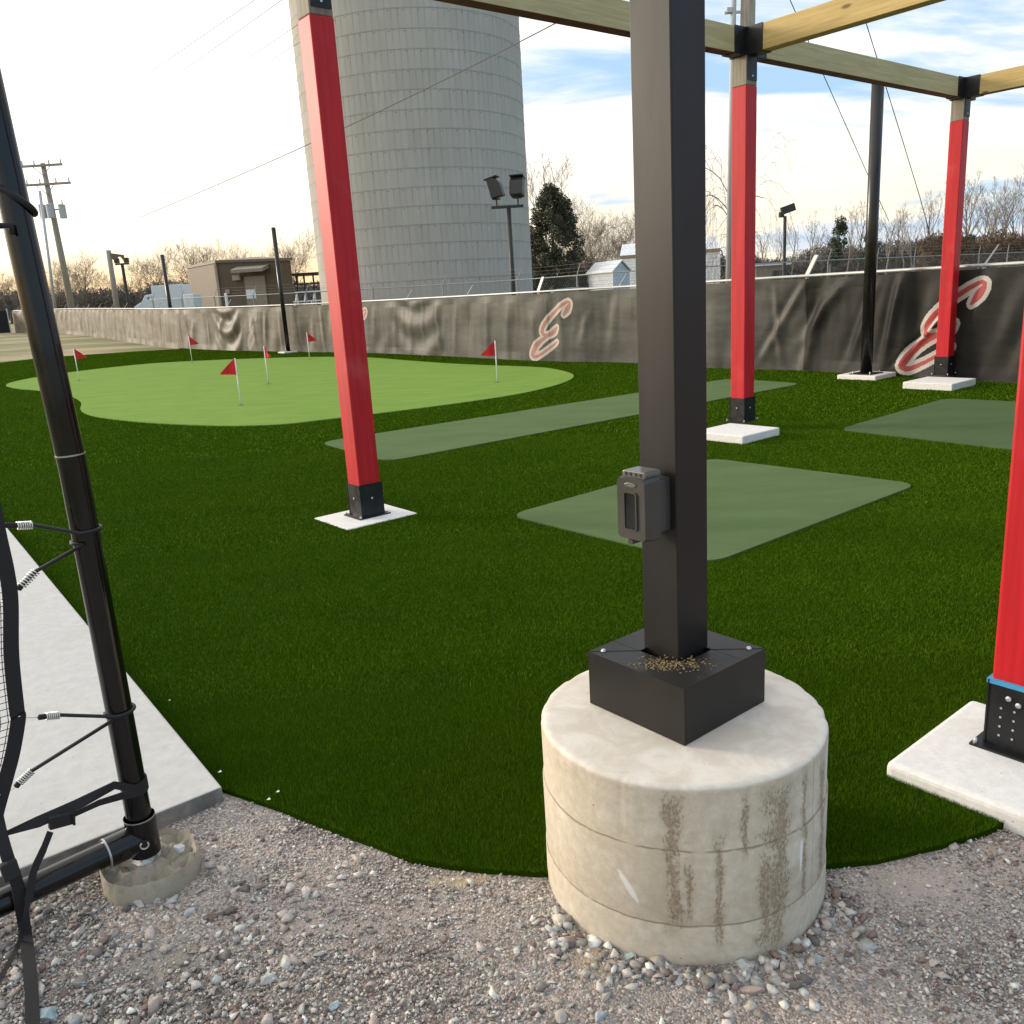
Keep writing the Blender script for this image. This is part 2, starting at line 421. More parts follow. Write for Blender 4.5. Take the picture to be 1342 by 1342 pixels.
def paint_red():
    m, nb, b = newmat('red_paint'); p = geo(nb)
    g = nb.noise(nb.map(p, (30, 30, 1.2)), 1.0, 5, 0.6); f = nb.noise(p, 2.5, 5, 0.6)
    c = nb.mix(nb.ramp(g, 0.3, 0.7), (0.44, 0.008, 0.014), (0.58, 0.014, 0.022))
    c = nb.mix(nb.m('MULTIPLY', nb.ramp(f, 0.55, 0.8), 0.5), c, (0.62, 0.09, 0.08))
    nb.put(b.inputs['Base Color'], c); b.inputs['Roughness'].default_value = 0.5; b.inputs['Specular IOR Level'].default_value = 0.35
    nb.put(b.inputs['Normal'], nb.bump(g, 0.25, 0.003)); return m

def silo_material():
    m, nb, b = newmat('silo_staves'); v = uvc(nb); s = nb.sep(v)   # u = metres round, v = metres up
    band = 0.655
    k = nb.m('DIVIDE', s[1], band); row = nb.m('FLOOR', k); fr = nb.m('FRACT', k)
    su = nb.m('DIVIDE', s[0], 0.235); cu = nb.m('FLOOR', su); fu = nb.m('FRACT', su)
    wn = nb.new('ShaderNodeTexWhiteNoise', dict(noise_dimensions='2D')); nb.put(wn.inputs['Vector'], nb.comb(cu, row, 0.0))
    wr = nb.new('ShaderNodeTexWhiteNoise', dict(noise_dimensions='2D')); nb.put(wr.inputs['Vector'], nb.comb(nb.m('FLOOR', nb.m('DIVIDE', s[0], 1.9)), row, 0.0))
    c = nb.mix(wn.outputs[0], (0.395, 0.37, 0.335), (0.435, 0.41, 0.375))
    c = nb.mix(nb.m('MULTIPLY', wr.outputs[0], 0.5), c, (0.46, 0.435, 0.40))
    f = nb.noise(nb.comb(nb.m('MULTIPLY', s[0], 1.2), nb.m('MULTIPLY', s[1], 0.35), 0.0), 1.0, 6, 0.65, 0.3)
    c = nb.mix(nb.m('MULTIPLY', nb.ramp(f, 0.52, 0.75), 0.55), c, (0.54, 0.515, 0.475))
    c = nb.mix(nb.m('MULTIPLY', nb.ramp(nb.noise(v, 0.25, 4, 0.6), 0.5, 0.7), 0.35), c, (0.36, 0.355, 0.34))
    jn = nb.ramp(nb.m('ABSOLUTE', nb.m('SUBTRACT', fu, 0.5)), 0.30, 0.48)
    drip = nb.noise(nb.comb(nb.m('MULTIPLY', s[0], 5.0), row, 0.0), 1.0, 3, 0.7)
    jn = nb.m('MULTIPLY', jn, nb.m('MULTIPLY', nb.ramp(fr, 0.0, 1.0, 0.35, 0.8), nb.ramp(drip, 0.35, 0.6)))
    c = nb.mix(nb.m('MULTIPLY', jn, 0.6), c, (0.2, 0.2, 0.195))
    ho = nb.ramp(nb.m('ABSOLUTE', nb.m('SUBTRACT', fr, 0.97)), 0.035, 0.012)
    c = nb.mix(nb.m('MULTIPLY', ho, 0.45), c, (0.24, 0.24, 0.235))
    spot = nb.m('MULTIPLY', nb.ramp(nb.m('ABSOLUTE', nb.m('SUBTRACT', fr, 0.86)), 0.035, 0.02), nb.ramp(nb.m('ABSOLUTE', nb.m('SUBTRACT', nb.m('FRACT', nb.m('DIVIDE', s[0], 0.54)), 0.5)), 0.1, 0.05))
    c = nb.mix(nb.m('MULTIPLY', spot, 0.5), c, (0.12, 0.12, 0.12))
    low = nb.ramp(s[1], 2.1, 1.7)
    c = nb.mix(nb.m('MULTIPLY', low, 0.4), c, (0.45, 0.45, 0.4))
    nb.put(b.inputs['Base Color'], c); b.inputs['Roughness'].default_value = 0.9; b.inputs['Specular IOR Level'].default_value = 0.2
    nb.put(b.inputs['Normal'], nb.bump(nb.m('SUBTRACT', nb.m('MULTIPLY', f, 0.3), nb.m('ADD', jn, ho)), 0.4, 0.02)); return m

def fabric(name, lo, hi):
    m, nb, b = newmat(name); v = uvc(nb); p = geo(nb)
    f = nb.noise(nb.map(v, (0.7, 2.5, 1)), 1.0, 6, 0.65); w = nb.noise(nb.map(v, (260, 8, 1)), 1.0, 2, 0.5); du = nb.noise(v, 3.0, 6, 0.7)
    c = nb.mix(nb.ramp(f, 0.3, 0.7), lo, hi)
    c = nb.mix(nb.m('MULTIPLY', w, 0.35), c, tuple(x * 0.6 for x in lo))
    c = nb.mix(nb.m('MULTIPLY', nb.ramp(du, 0.55, 0.8), 0.35), c, tuple(min(1, x * 1.5) for x in hi))
    nb.put(b.inputs['Base Color'], c); b.inputs['Roughness'].default_value = 0.5; b.inputs['Specular IOR Level'].default_value = 0.2
    nb.put(b.inputs['Normal'], nb.bump(nb.m('ADD', w, nb.m('MULTIPLY', du, 2)), 0.3, 0.006)); return m

def ribbed(name, col, per, axis=0, rough=0.5, depth=0.5):
    m, nb, b = newmat(name); s = nb.sep(uvc(nb))
    fr = nb.m('FRACT', nb.m('DIVIDE', s[axis], per)); r = nb.ramp(nb.m('ABSOLUTE', nb.m('SUBTRACT', fr, 0.5)), 0.32, 0.42)
    f = nb.noise(uvc(nb), 0.8, 5, 0.6)
    nb.put(b.inputs['Base Color'], nb.mix(nb.ramp(f, 0.3, 0.7), tuple(x * 0.88 for x in col), tuple(min(1, x * 1.08) for x in col)))
    b.inputs['Roughness'].default_value = rough
    nb.put(b.inputs['Normal'], nb.bump(r, depth, 0.03)); return m

mt_gravel = gravel_material(); mt_field = field_material(); mt_turf = turf_material(); mt_blade = blade_material()
mt_green = pile_material('putting_green_pile', (0.160, 0.265, 0.05), (0.215, 0.335, 0.075))
mt_mat = pile_material('hitting_mat_pile', (0.088, 0.136, 0.058), (0.135, 0.188, 0.084))
mt_mat2 = pile_material('dark_mat_pile', (0.068, 0.108, 0.048), (0.108, 0.152, 0.070))
mt_pier = pier_material()
mt_pad = concrete('white_pad_concrete', (0.80, 0.78, 0.74), (0.6, 0.56, 0.5), 0.25, 4.0)
mt_slab = concrete('slab_concrete', (0.53, 0.525, 0.51), (0.40, 0.385, 0.36), 0.5, 2.0, rough=0.75)
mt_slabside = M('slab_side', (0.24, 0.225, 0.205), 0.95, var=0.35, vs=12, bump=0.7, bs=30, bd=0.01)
mt_red = paint_red()
mt_under = M('dark_red_underside', (0.13, 0.012, 0.012), 0.6)  # beam undersides get a darker red than the posts
mt_beam = wood('pine_beam', (0.46, 0.32, 0.11), (0.62, 0.46, 0.19))
mt_beamg = wood('green_pine_beam', (0.42, 0.355, 0.18), (0.56, 0.48, 0.27))
mt_rawwood = wood('raw_post_wood', (0.19, 0.165, 0.125), (0.32, 0.285, 0.22), knots=False)
mt_steel = M('black_steel_bracket', (0.010, 0.0105, 0.012), 0.45, 0.0, var=0.25, vs=14, bump=0.15, bs=90, spec=0.4)
mt_bronze = M('bronze_powder_coat', (0.014, 0.012, 0.0105), 0.45, 0.0, var=0.12, vs=3, bump=0.12, bs=260, bd=0.0008, spec=0.38, stretch=(1, 1, 0.2))
mt_bolt = M('zinc_bolt', (0.6, 0.6, 0.6), 0.35, 0.8, var=0.1)
mt_bluetape = M('blue_tape', (0.06, 0.3, 0.55), 0.5)
mt_tube = M('gloss_black_tube', (0.004, 0.004, 0.005), 0.16, 0.0, var=0.3, vs=9, spec=0.45, bump=0.06, bs=40)
mt_collar = M('silver_collar', (0.45, 0.45, 0.46), 0.35, 0.8)
mt_cord = M('black_bungee', (0.012, 0.012, 0.013), 0.6, bump=0.5, bs=500, bd=0.001)
mt_web = M('black_webbing', (0.014, 0.012, 0.014), 0.75, bump=0.5, bs=380, bd=0.001)
mt_net = M('black_net_twine', (0.01, 0.01, 0.01), 0.8)
mt_spring = M('spring_wire', (0.72, 0.70, 0.66), 0.3, 0.75)
mt_footing = concrete('old_footing', (0.36, 0.315, 0.245), (0.17, 0.14, 0.10), 0.95, 16.0)
mt_cement = concrete('cement_lump', (0.62, 0.63, 0.62), (0.5, 0.5, 0.5), 0.3, 14.0)
mt_flag = M('red_flag_cloth', (0.62, 0.012, 0.018), 0.7, var=0.2)
mt_white = M('white_plastic', (0.82, 0.82, 0.8), 0.4, var=0.03)
mt_cup = M('dark_cup', (0.02, 0.03, 0.02), 0.8)
mt_fabL = fabric('tan_windscreen', (0.135, 0.115, 0.085), (0.235, 0.205, 0.16))
mt_fabM = fabric('grey_windscreen', (0.060, 0.057, 0.050), (0.122, 0.115, 0.100))
mt_fabR = fabric('dark_windscreen', (0.009, 0.009, 0.008), (0.026, 0.025, 0.022))
mt_logo_w = M('faded_white_print', (0.45, 0.41, 0.38), 0.65, var=0.1, vs=3)
mt_logo_r = M('faded_red_print', (0.35, 0.055, 0.05), 0.65, var=0.2, vs=3)
mt_logo_wf = M('washed_white_print', (0.5, 0.42, 0.37), 0.65, var=0.1, vs=3)
mt_logo_rf = M('washed_red_print', (0.36, 0.17, 0.14), 0.65, var=0.2, vs=3)
mt_logo_t = M('bleached_print', (0.30, 0.27, 0.22), 0.65, var=0.1, vs=3)
mt_galv = M('galvanised', (0.5, 0.5, 0.49), 0.5, 0.4, var=0.12, vs=8)
mt_galvd = M('dull_galvanised', (0.26, 0.27, 0.27), 0.6, 0.2, var=0.12, vs=8)
mt_blackpole = M('black_net_pole', (0.012, 0.011, 0.011), 0.3, 0.0, var=0.2)
mt_silo = silo_material()
mt_polewood = M('weathered_pole_wood', (0.30, 0.26, 0.215), 0.9, var=0.25, vs=5, stretch=(4, 4, 0.3), bump=0.3, bs=20, bd=0.01)
mt_brown = ribbed('brown_siding', (0.085, 0.056, 0.030), 0.3, 0, 0.55)
mt_brownroof = M('brown_roof_trim', (0.12, 0.09, 0.06), 0.5)
mt_tan = M('tan_door', (0.24, 0.19, 0.145), 0.5)
mt_trim = M('pale_trim', (0.27, 0.24, 0.19), 0.5)
mt_siding = ribbed('white_siding', (0.50, 0.56, 0.62), 0.2, 1, 0.6)
mt_metroof = ribbed('white_metal_roof', (0.68, 0.71, 0.75), 0.25, 0, 0.4)
mt_whitepaint = M('white_truck_paint', (0.62, 0.68, 0.74), 0.35, var=0.05)
mt_glass = M('dark_glass', (0.02, 0.025, 0.03), 0.08, var=0.1)
mt_paper = M('notice_paper', (0.66, 0.72, 0.78), 0.6)
mt_rubber = M('black_rubber', (0.015, 0.015, 0.015), 0.8)
mt_xfmr = M('transformer_grey', (0.42, 0.44, 0.45), 0.5, var=0.06)
mt_lampbody = M('floodlight_housing', (0.035, 0.033, 0.03), 0.5, 0.2)
mt_lens = M('floodlight_glass', (0.3, 0.3, 0.27), 0.15)
mt_wire = M('dark_cable', (0.09, 0.09, 0.09), 0.7)
mt_bark = M('grey_brown_bark', (0.10, 0.078, 0.06), 0.9, var=0.25, vs=3)
mt_twig = M('bare_twig', (0.215, 0.175, 0.145), 0.9, var=0.25, vs=3)
mt_palebark = M('pale_bark', (0.26, 0.215, 0.18), 0.9, var=0.25, vs=3)
mt_ever = tint_material('evergreen_leaf', 0.6)
mt_brush = tint_material('brush', 0.9)
mt_stone = tint_material('stone_chip', 0.85, 0.4)
mt_outlet = M('outlet_cover_plastic', (0.050, 0.046, 0.041), 0.33, var=0.1, spec=0.5)
mt_outletw = M('smoked_window', (0.012, 0.012, 0.013), 0.12)
mt_outletlight = M('outlet_cover_hinge', (0.12, 0.115, 0.11), 0.35)
mt_blue = M('blue_car_paint', (0.16, 0.25, 0.33), 0.3)
mt_blackfab = M('black_screen', (0.012, 0.012, 0.013), 0.9)
mt_foilage = mt_brush

# ------------------------------------------------------------------ camera
cam = bpy.data.cameras.new('camera'); co = bpy.data.objects.new('camera', cam); COL.objects.link(co)
cr, sr, cp, sp = math.cos(ROLL), math.sin(ROLL), math.cos(PITCH), math.sin(PITCH)
rx = Vector((cr, -sr * sp, -sr * cp)); up = Vector((sr, cr * sp, cr * cp)); fw = Vector((0, cp, -sp))
co.matrix_world = Matrix(((rx.x, up.x, -fw.x, 0), (rx.y, up.y, -fw.y, 0), (rx.z, up.z, -fw.z, EYE), (0, 0, 0, 1)))
cam.sensor_width = 36; cam.lens = FPX / 1342 * 36; cam.clip_start = 0.05; cam.clip_end = 3000
C.camera = co

# ------------------------------------------------------------------ sky and sun
SUN_AZ = Vector((-0.93, 0.37, 0)).normalized(); SUN_EL = R(13)
w = bpy.data.worlds.new('World'); C.world = w; w.use_nodes = True
nb = NB(w.node_tree); bg = w.node_tree.nodes['Background']
sky = nb.new('ShaderNodeTexSky', dict(sky_type='NISHITA', sun_disc=False, sun_elevation=SUN_EL, sun_rotation=math.atan2(SUN_AZ.x, SUN_AZ.y), air_density=1.0, dust_density=0.6, ozone_density=1.5))
d = nb.N.new('ShaderNodeTexCoord').outputs['Generated']; s = nb.sep(d)
zz = nb.m('MAXIMUM', s[2], 0.0); den = nb.m('ADD', zz, 0.16)
u_ = nb.m('DIVIDE', s[0], den); v_ = nb.m('DIVIDE', s[1], den)
pl = nb.comb(u_, v_, 0.0)
n1 = nb.noise(nb.map(pl, (0.55, 1.25, 1), (0, 0, R(-24)), (3.1, 1.7, 0)), 1.0, 8, 0.56, 0.6)
n2 = nb.noise(nb.map(pl, (1.6, 3.4, 1), (0, 0, R(-20)), (1, 5, 0)), 1.0, 6, 0.6, 0.4)
sund = nb.m('ADD', nb.m('MULTIPLY', s[0], SUN_AZ.x), nb.m('MULTIPLY', s[1], SUN_AZ.y))
mask = nb.m('ADD', nb.m('ADD', n1, nb.m('MULTIPLY', nb.m('SUBTRACT', n2, 0.5), 0.35)), nb.m('MULTIPLY', nb.m('ADD', sund, -0.05), 0.22))
lowz = nb.ramp(zz, 0.30, 0.02)
mask = nb.m('ADD', mask, nb.m('MULTIPLY', lowz, 0.12))
mask = nb.m('ADD', mask, nb.m('MULTIPLY', nb.ramp(zz, 0.42, 0.75), 0.16))
mask = nb.ramp(mask, 0.41, 0.61)
glow = nb.ramp(sund, 0.15, 1.0)
lum = nb.m('SUBTRACT', nb.m('ADD', 9.2, nb.m('MULTIPLY', glow, 4.5)), nb.m('MULTIPLY', nb.ramp(sund, 0.0, -0.9), 4.2))
warm = nb.mix(nb.ramp(zz, 0.20, 0.02), (1.0, 0.965, 0.915), (1.0, 0.89, 0.66))
warm = nb.mix(nb.m('MULTIPLY', nb.ramp(zz, 0.095, 0.0), nb.ramp(sund, 0.1, 0.6)), warm, (0.85, 0.56, 0.26))
cl = nb.N.new('ShaderNodeVectorMath'); cl.operation = 'SCALE'; nb.put(cl.inputs[0], warm); nb.put(cl.inputs['Scale'], nb.m('MULTIPLY', lum, nb.ramp(n2, 0.25, 0.75, 0.92, 1.04)))
blue = nb.mix(0.75, sky.outputs[0], (4.0, 6.0, 8.2))
bank = nb.m('MULTIPLY', nb.m('MULTIPLY', nb.ramp(zz, 0.085, 0.035), nb.ramp(s[0], 0.05, 0.3)), nb.ramp(nb.noise(nb.map(d, (3, 3, 22)), 1.0, 5, 0.6), 0.35, 0.55))
final = nb.mix(mask, blue, cl.outputs[0])
final = nb.mix(nb.m('MULTIPLY', bank, 0.75), final, (4.6, 5.6, 7.0))
nb.put(bg.inputs[0], final); bg.inputs[1].default_value = 0.1

sl = bpy.data.lights.new('sun', 'SUN'); sl.energy = 2.2; sl.angle = R(12); sl.color = (1.0, 0.86, 0.68)
so = bpy.data.objects.new('sun', sl); COL.objects.link(so)
sd = (SUN_AZ * math.cos(SUN_EL) + Z * math.sin(SUN_EL))
so.rotation_euler = sd.to_track_quat('Z', 'Y').to_euler(); so.location = (-30, 10, 30)

# ------------------------------------------------------------------ ground
def sheet(name, poly, off, mat, step=1.5, kind='structure', skirt=0.0, lift=None):
    bm = bmesh.new()
    vs = [bm.verts.new((p[0], p[1], 0)) for p in poly]
    f = bm.faces.new(vs)
    if f.normal.z < 0: f.normal_flip()
    xs = [p[0] for p in poly]; ys = [p[1] for p in poly]
    if step:
        for ax, a, b in ((0, min(xs), max(xs)), (1, min(ys), max(ys))):
            t = a + step
            while t < b:
                nn = (1, 0, 0) if ax == 0 else (0, 1, 0); c = (t, 0, 0) if ax == 0 else (0, t, 0)
                bmesh.ops.bisect_plane(bm, geom=bm.verts[:] + bm.edges[:] + bm.faces[:], plane_co=c, plane_no=nn)
                t += step
    bmesh.ops.triangulate(bm, faces=bm.faces[:])
    if skirt:
        be = [ed for ed in bm.edges if len(ed.link_faces) == 1]
        r = bmesh.ops.extrude_edge_only(bm, edges=be)
        low = [g for g in r['geom'] if isinstance(g, bmesh.types.BMVert)]
        lows = set(low)
    else: lows = set()
    for v in bm.verts:
        h = terr(v.co.x, v.co.y) + off
        v.co.z = h - (skirt if v in lows else 0)
    bm.normal_update()
    me = bpy.data.meshes.new(name); bm.to_mesh(me); bm.free(); me.materials.append(mat)
    o = bpy.data.objects.new(name, me); COL.objects.link(o); WL[o.name] = Vector((0, 0, 0))
    if kind: o['kind'] = kind
    return o

# one big sheet to the horizon
xs = sorted(set([-1500, -800, -400, -250, -180] + list(range(-140, 141, 5)) + [180, 250, 400, 800, 1500]))
ys = sorted(set([-60, -20] + list(range(-10, 161, 5)) + [200, 260, 350, 500, 900, 1600]))
vs = [(x, y, terr(x, y) - 0.012) for y in ys for x in xs]; k = len(xs)
mb = MB(); mb.add(vs, [(j * k + i, j * k + i + 1, (j + 1) * k + i + 1, (j + 1) * k + i) for j in range(len(ys) - 1) for i in range(k - 1)])
mb.build('ground', mt_field, smooth=True)['kind'] = 'structure'

def smooth_poly(pts, it=2):
    for _ in range(it):
        o = []
        for i in range(len(pts)):
            a = Vector(pts[i]); b = Vector(pts[(i + 1) % len(pts)])
            o += [a * 0.75 + b * 0.25, a * 0.25 + b * 0.75]
        pts = o
    return pts

# slab, grid aligned
SZ = 0.062
sc0 = G(291, 1031, SZ)
sdir = (G(0, 680, SZ) - sc0); sdir.z = 0; sdir.normalize(); slab_poly = [sc0, sc0 + sdir * 9.5, sc0 + sdir * 9.5 - e * 2.2, sc0 - e * 2.2]
mb = MB(); mb.prism([(p.x, p.y) for p in slab_poly], -0.15, SZ)
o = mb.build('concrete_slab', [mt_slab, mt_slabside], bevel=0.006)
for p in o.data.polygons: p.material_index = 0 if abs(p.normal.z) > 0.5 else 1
tag(o, kind='structure')

# fence line, from right to left
FS = [(8.9, 8.0), (6.94, 11.49), (5.83, 13.48), (5.16, 14.70), (3.86, 16.22), (2.74, 18.28), (0.74, 20.47), (-1.28, 23.50), (-4.22, 27.38), (-7.29, 30.11), (-13.28, 36.07), (-20.75, 47.10), (-27.95, 57.26), (-35.6, 65.3)]
FH = 1.57
def catmull(P, m=10):
    out = []
    for i in range(len(P) - 1):
        p0 = np.array(P[max(i - 1, 0)]); p1 = np.array(P[i]); p2 = np.array(P[i + 1]); p3 = np.array(P[min(i + 2, len(P) - 1)])
        for j in range(m):
            t = j / m
            out.append(0.5 * (2 * p1 + (p2 - p0) * t + (2 * p0 - 5 * p1 + 4 * p2 - p3) * t * t + (3 * p1 - p0 - 3 * p2 + p3) * t ** 3))
    out.append(np.array(P[-1])); return np.array(out)
FL = catmull(FS); FU = np.concatenate([[0], np.cumsum(np.linalg.norm(np.diff(FL, axis=0), axis=1))])
def fpt(u): return np.array([np.interp(u, FU, FL[:, 0]), np.interp(u, FU, FL[:, 1])])
def f_u(px, py):
    d = ray(px, py); best = None
    for i in range(len(FL) - 1):
        a = FL[i]; b = FL[i + 1]
        ca = a[0] * d.y - a[1] * d.x; cb = b[0] * d.y - b[1] * d.x
        if ca * cb <= 0:
            t = ca / (ca - cb); return FU[i] + t * (FU[i + 1] - FU[i])

# artificial turf
tp = [G(290, 1034, 0.02)]
for px, py in ((340, 1057), (385, 1073), (430, 1091), (485, 1112), (540, 1133), (590, 1142), (640, 1148), (700, 1152)): tp.append(G(px, py, 0.0))
tp += [Vector((0.42, 2.06, 0)), G(1088, 1141), G(1150, 1136), G(1190, 1127), G(1230, 1116), G(1290, 1098), G(1330, 1080)]
tp += [Vector((2.3, 2.9, 0)), Vector((4, 3.9, 0)), Vector((8.2, 5.0, 0))]
fence_edge = [fpt(u) for u in np.arange(3.0, f_u(232, 430), 1.2)]
tp += [Vector((q[0] - 0.0, q[1] - 0.02, 0)) for q in fence_edge]
tp += [G(232, 458), G(180, 461), G(120, 465), G(60, 469), G(0, 476)]
q = G(0, 476); tp += [q + Vector((-6, -1.0, 0)), q + Vector((-9, -8, 0)), Vector((sc0 + sdir * 9.5 + Vector((-2.5, 3, 0)))), sc0 + sdir * 9.5]
TURF = [(p[0], p[1]) for p in tp]
TZ = 0.02
o = sheet('artificial_turf', TURF, TZ, mt_turf, 1.5, skirt=0.02)

def pxpoly(pts, it=1, off=TZ):
    P = [G(a, b, off) for a, b in pts]
    return [(p.x, p.y) for p in smooth_poly([Vector((p.x, p.y, 0)) for p in P], it)]
GREEN = pxpoly([(2, 504), (50, 494), (94, 488), (144, 482), (194, 477), (244, 474), (313, 471), (360, 469.5), (420, 468), (481, 468.5), (534, 473), (580, 476.5), (628, 479), (690, 481), (722, 483), (747, 489), (754, 493.5), (744, 501), (706, 512), (659, 521), (581, 532), (490, 543.5), (420, 551.5), (376, 557), (313, 559.5), (250, 558), (188, 554.5), (141, 549.5), (116, 545), (104, 538), (108, 529), (101, 523), (88, 518), (50, 512), (19, 510)], 2)
sheet('putting_green', GREEN, TZ + 0.014, mt_green, 1.5, skirt=0.014)
def rounded(pts, r):
    out = []; k = len(pts)
    for i in range(k):
        a, b, c = Vector(pts[i - 1]), Vector(pts[i]), Vector(pts[(i + 1) % k])
        p0 = b + (a - b).normalized() * r; p2 = b + (c - b).normalized() * r
        for t in np.linspace(0, 1, 7): out.append(p0 * (1 - t) ** 2 + b * 2 * t * (1 - t) + p2 * t * t)
    return [(p.x, p.y) for p in out]
def gp(a, b): q = G(a, b, TZ); return Vector((q.x, q.y, 0))
MAT1 = rounded([gp(666, 677), gp(932, 602), gp(1204, 636), gp(930, 741)], 0.18)
MAT2 = rounded([gp(418, 581), gp(508, 606), gp(1052, 503.5), gp(955, 497)], 0.25)
b3 = gp(1098, 564); c3 = gp(1240, 523); d3 = gp(1342, 592); f3 = gp(1342, 528)
MAT3 = rounded([b3, c3, c3 + (f3 - c3) * 2.0, b3 + (d3 - b3) * 1.6], 0.2)
for P_, mm, nm in ((MAT1, mt_mat, 'hitting_mat'), (MAT2, mt_mat, 'hitting_mat'), (MAT3, mt_mat2, 'hitting_mat')):
    o = sheet(nm, P_, TZ + 0.012, mm, 0, kind=None, skirt=0.012)
    if P_ is MAT1: tag(o, 'grey green rectangular mat on the turf just behind the black steel post', 'mat', 'mats set into the turf')
    elif P_ is MAT2: tag(o, 'long narrow grey green strip of mat between the putting green and the red posts', 'mat', 'mats set into the turf')
    else: tag(o, 'dark green mat at the right, in front of the dark fence screen', 'mat', 'mats set into the turf')

# gravel bed, gently uneven, no part of it above the turf
gx = np.linspace(-5, 6, 221); gy = np.linspace(-2.5, 3.6, 123)
XX, YY = np.meshgrid(gx, gy); ZZ = 0.004 + 0.012 * (vnoise(XX * 3 + 5, YY * 3 + 9) - 0.5) + 0.006 * (vnoise(XX * 11, YY * 11) - 0.5)
k = len(gx); idx = np.arange(len(gy) * k).reshape(len(gy), k)
ff = np.stack([idx[:-1, :-1], idx[:-1, 1:], idx[1:, 1:], idx[1:, :-1]], -1).reshape(-1)
o = raw_mesh('gravel_bed', np.stack([XX, YY, ZZ], -1).reshape(-1, 3), ff, 4, mt_gravel, smooth=True); o['kind'] = 'structure'

# ------------------------------------------------------------------ concrete pads (things)
D_L = G(1160, 998, 0.07)
def pad(c0, le, ln, z0, z1, label, bev=0.012):
    """c0 = left corner, le along e, ln along n"""
    c0 = Vector((c0[0], c0[1], 0)); pts = [c0, c0 + e * le, c0 + e * le + n * ln, c0 + n * ln]
    ctr = c0 + e * le / 2 + n * ln / 2
    m = MB(); m.prism([(p.x, p.y) for p in pts][::-1], z0, z1)
    o = m.build('concrete_pad', mt_pad, loc=(ctr.x, ctr.y, z0), bevel=bev, seg=3)
    tag(o, label, 'pad', 'concrete pads under the posts'); return [(p.x, p.y) for p in pts]
PADS = []
a_ = G(411, 679, 0.025)
PADS.append(pad(a_, 0.60, 0.53, -0.05, 0.028, 'white concrete pad flush with the turf under the nearest left red post'))
b_ = G(908, 565, 0.1)
PADS.append(pad(b_, 0.62, 0.62, -0.05, 0.10, 'white raised concrete pad under the red post just right of the black steel post'))
c_ = G(1183, 501.5, 0.10)
PADS.append(pad(c_, 0.70, 0.66, -0.05, 0.11, 'white raised concrete pad under the far red post by the fence'))
PADS.append(pad(D_L, 0.615, 0.66, -0.05, 0.07, 'large white concrete pad at the right edge between turf and gravel', 0.02))
k_ = G(1097, 491.5, 0.08)
PADS.append(pad(k_, 0.62, 0.62, -0.05, 0.085, 'white concrete pad under the tall black pole by the fence'))
k_ = G(364, 461.5, 0.05)
PADS.append(pad(k_, 0.5, 0.5, terr(k_.x, k_.y) - 0.05, terr(k_.x, k_.y) + 0.06, 'small far concrete pad at the foot of the black pole behind the putting green'))

# ------------------------------------------------------------------ timber frame (pergola)
S = 4.70; A0 = Vector((-1.103, 6.385, 0)); HB = 3.712; HR = 3.44; PS = 0.178; BH = 0.235; BW = 0.14
pergola = thing('timber_frame', A0, 'open timber frame of red painted posts and pine beams standing on the turf', 'pergola')
def uvbox(mb_, name, mat, parent, long_axis_world, **kw):
    o = mb_.build(name, mat, parent, **kw)
    me = o.data; uvl = me.uv_layers.new(name='UVMap'); L = Vector(long_axis_world).normalized()
    off = random.random() * 20
    for p in me.polygons:
        nn = p.normal; c = nn.cross(L)
        if c.length < 0.1: c = Vector((1, 0, 0)) if abs(L.x) < 0.5 else Vector((0, 1, 0))
        c.normalize()
        for li in p.loop_indices:
            v = me.vertices[me.loops[li].vertex_index].co
            uvl.data[li].uv = (v.dot(L) + off, v.dot(c) + off * 0.37)
    return o
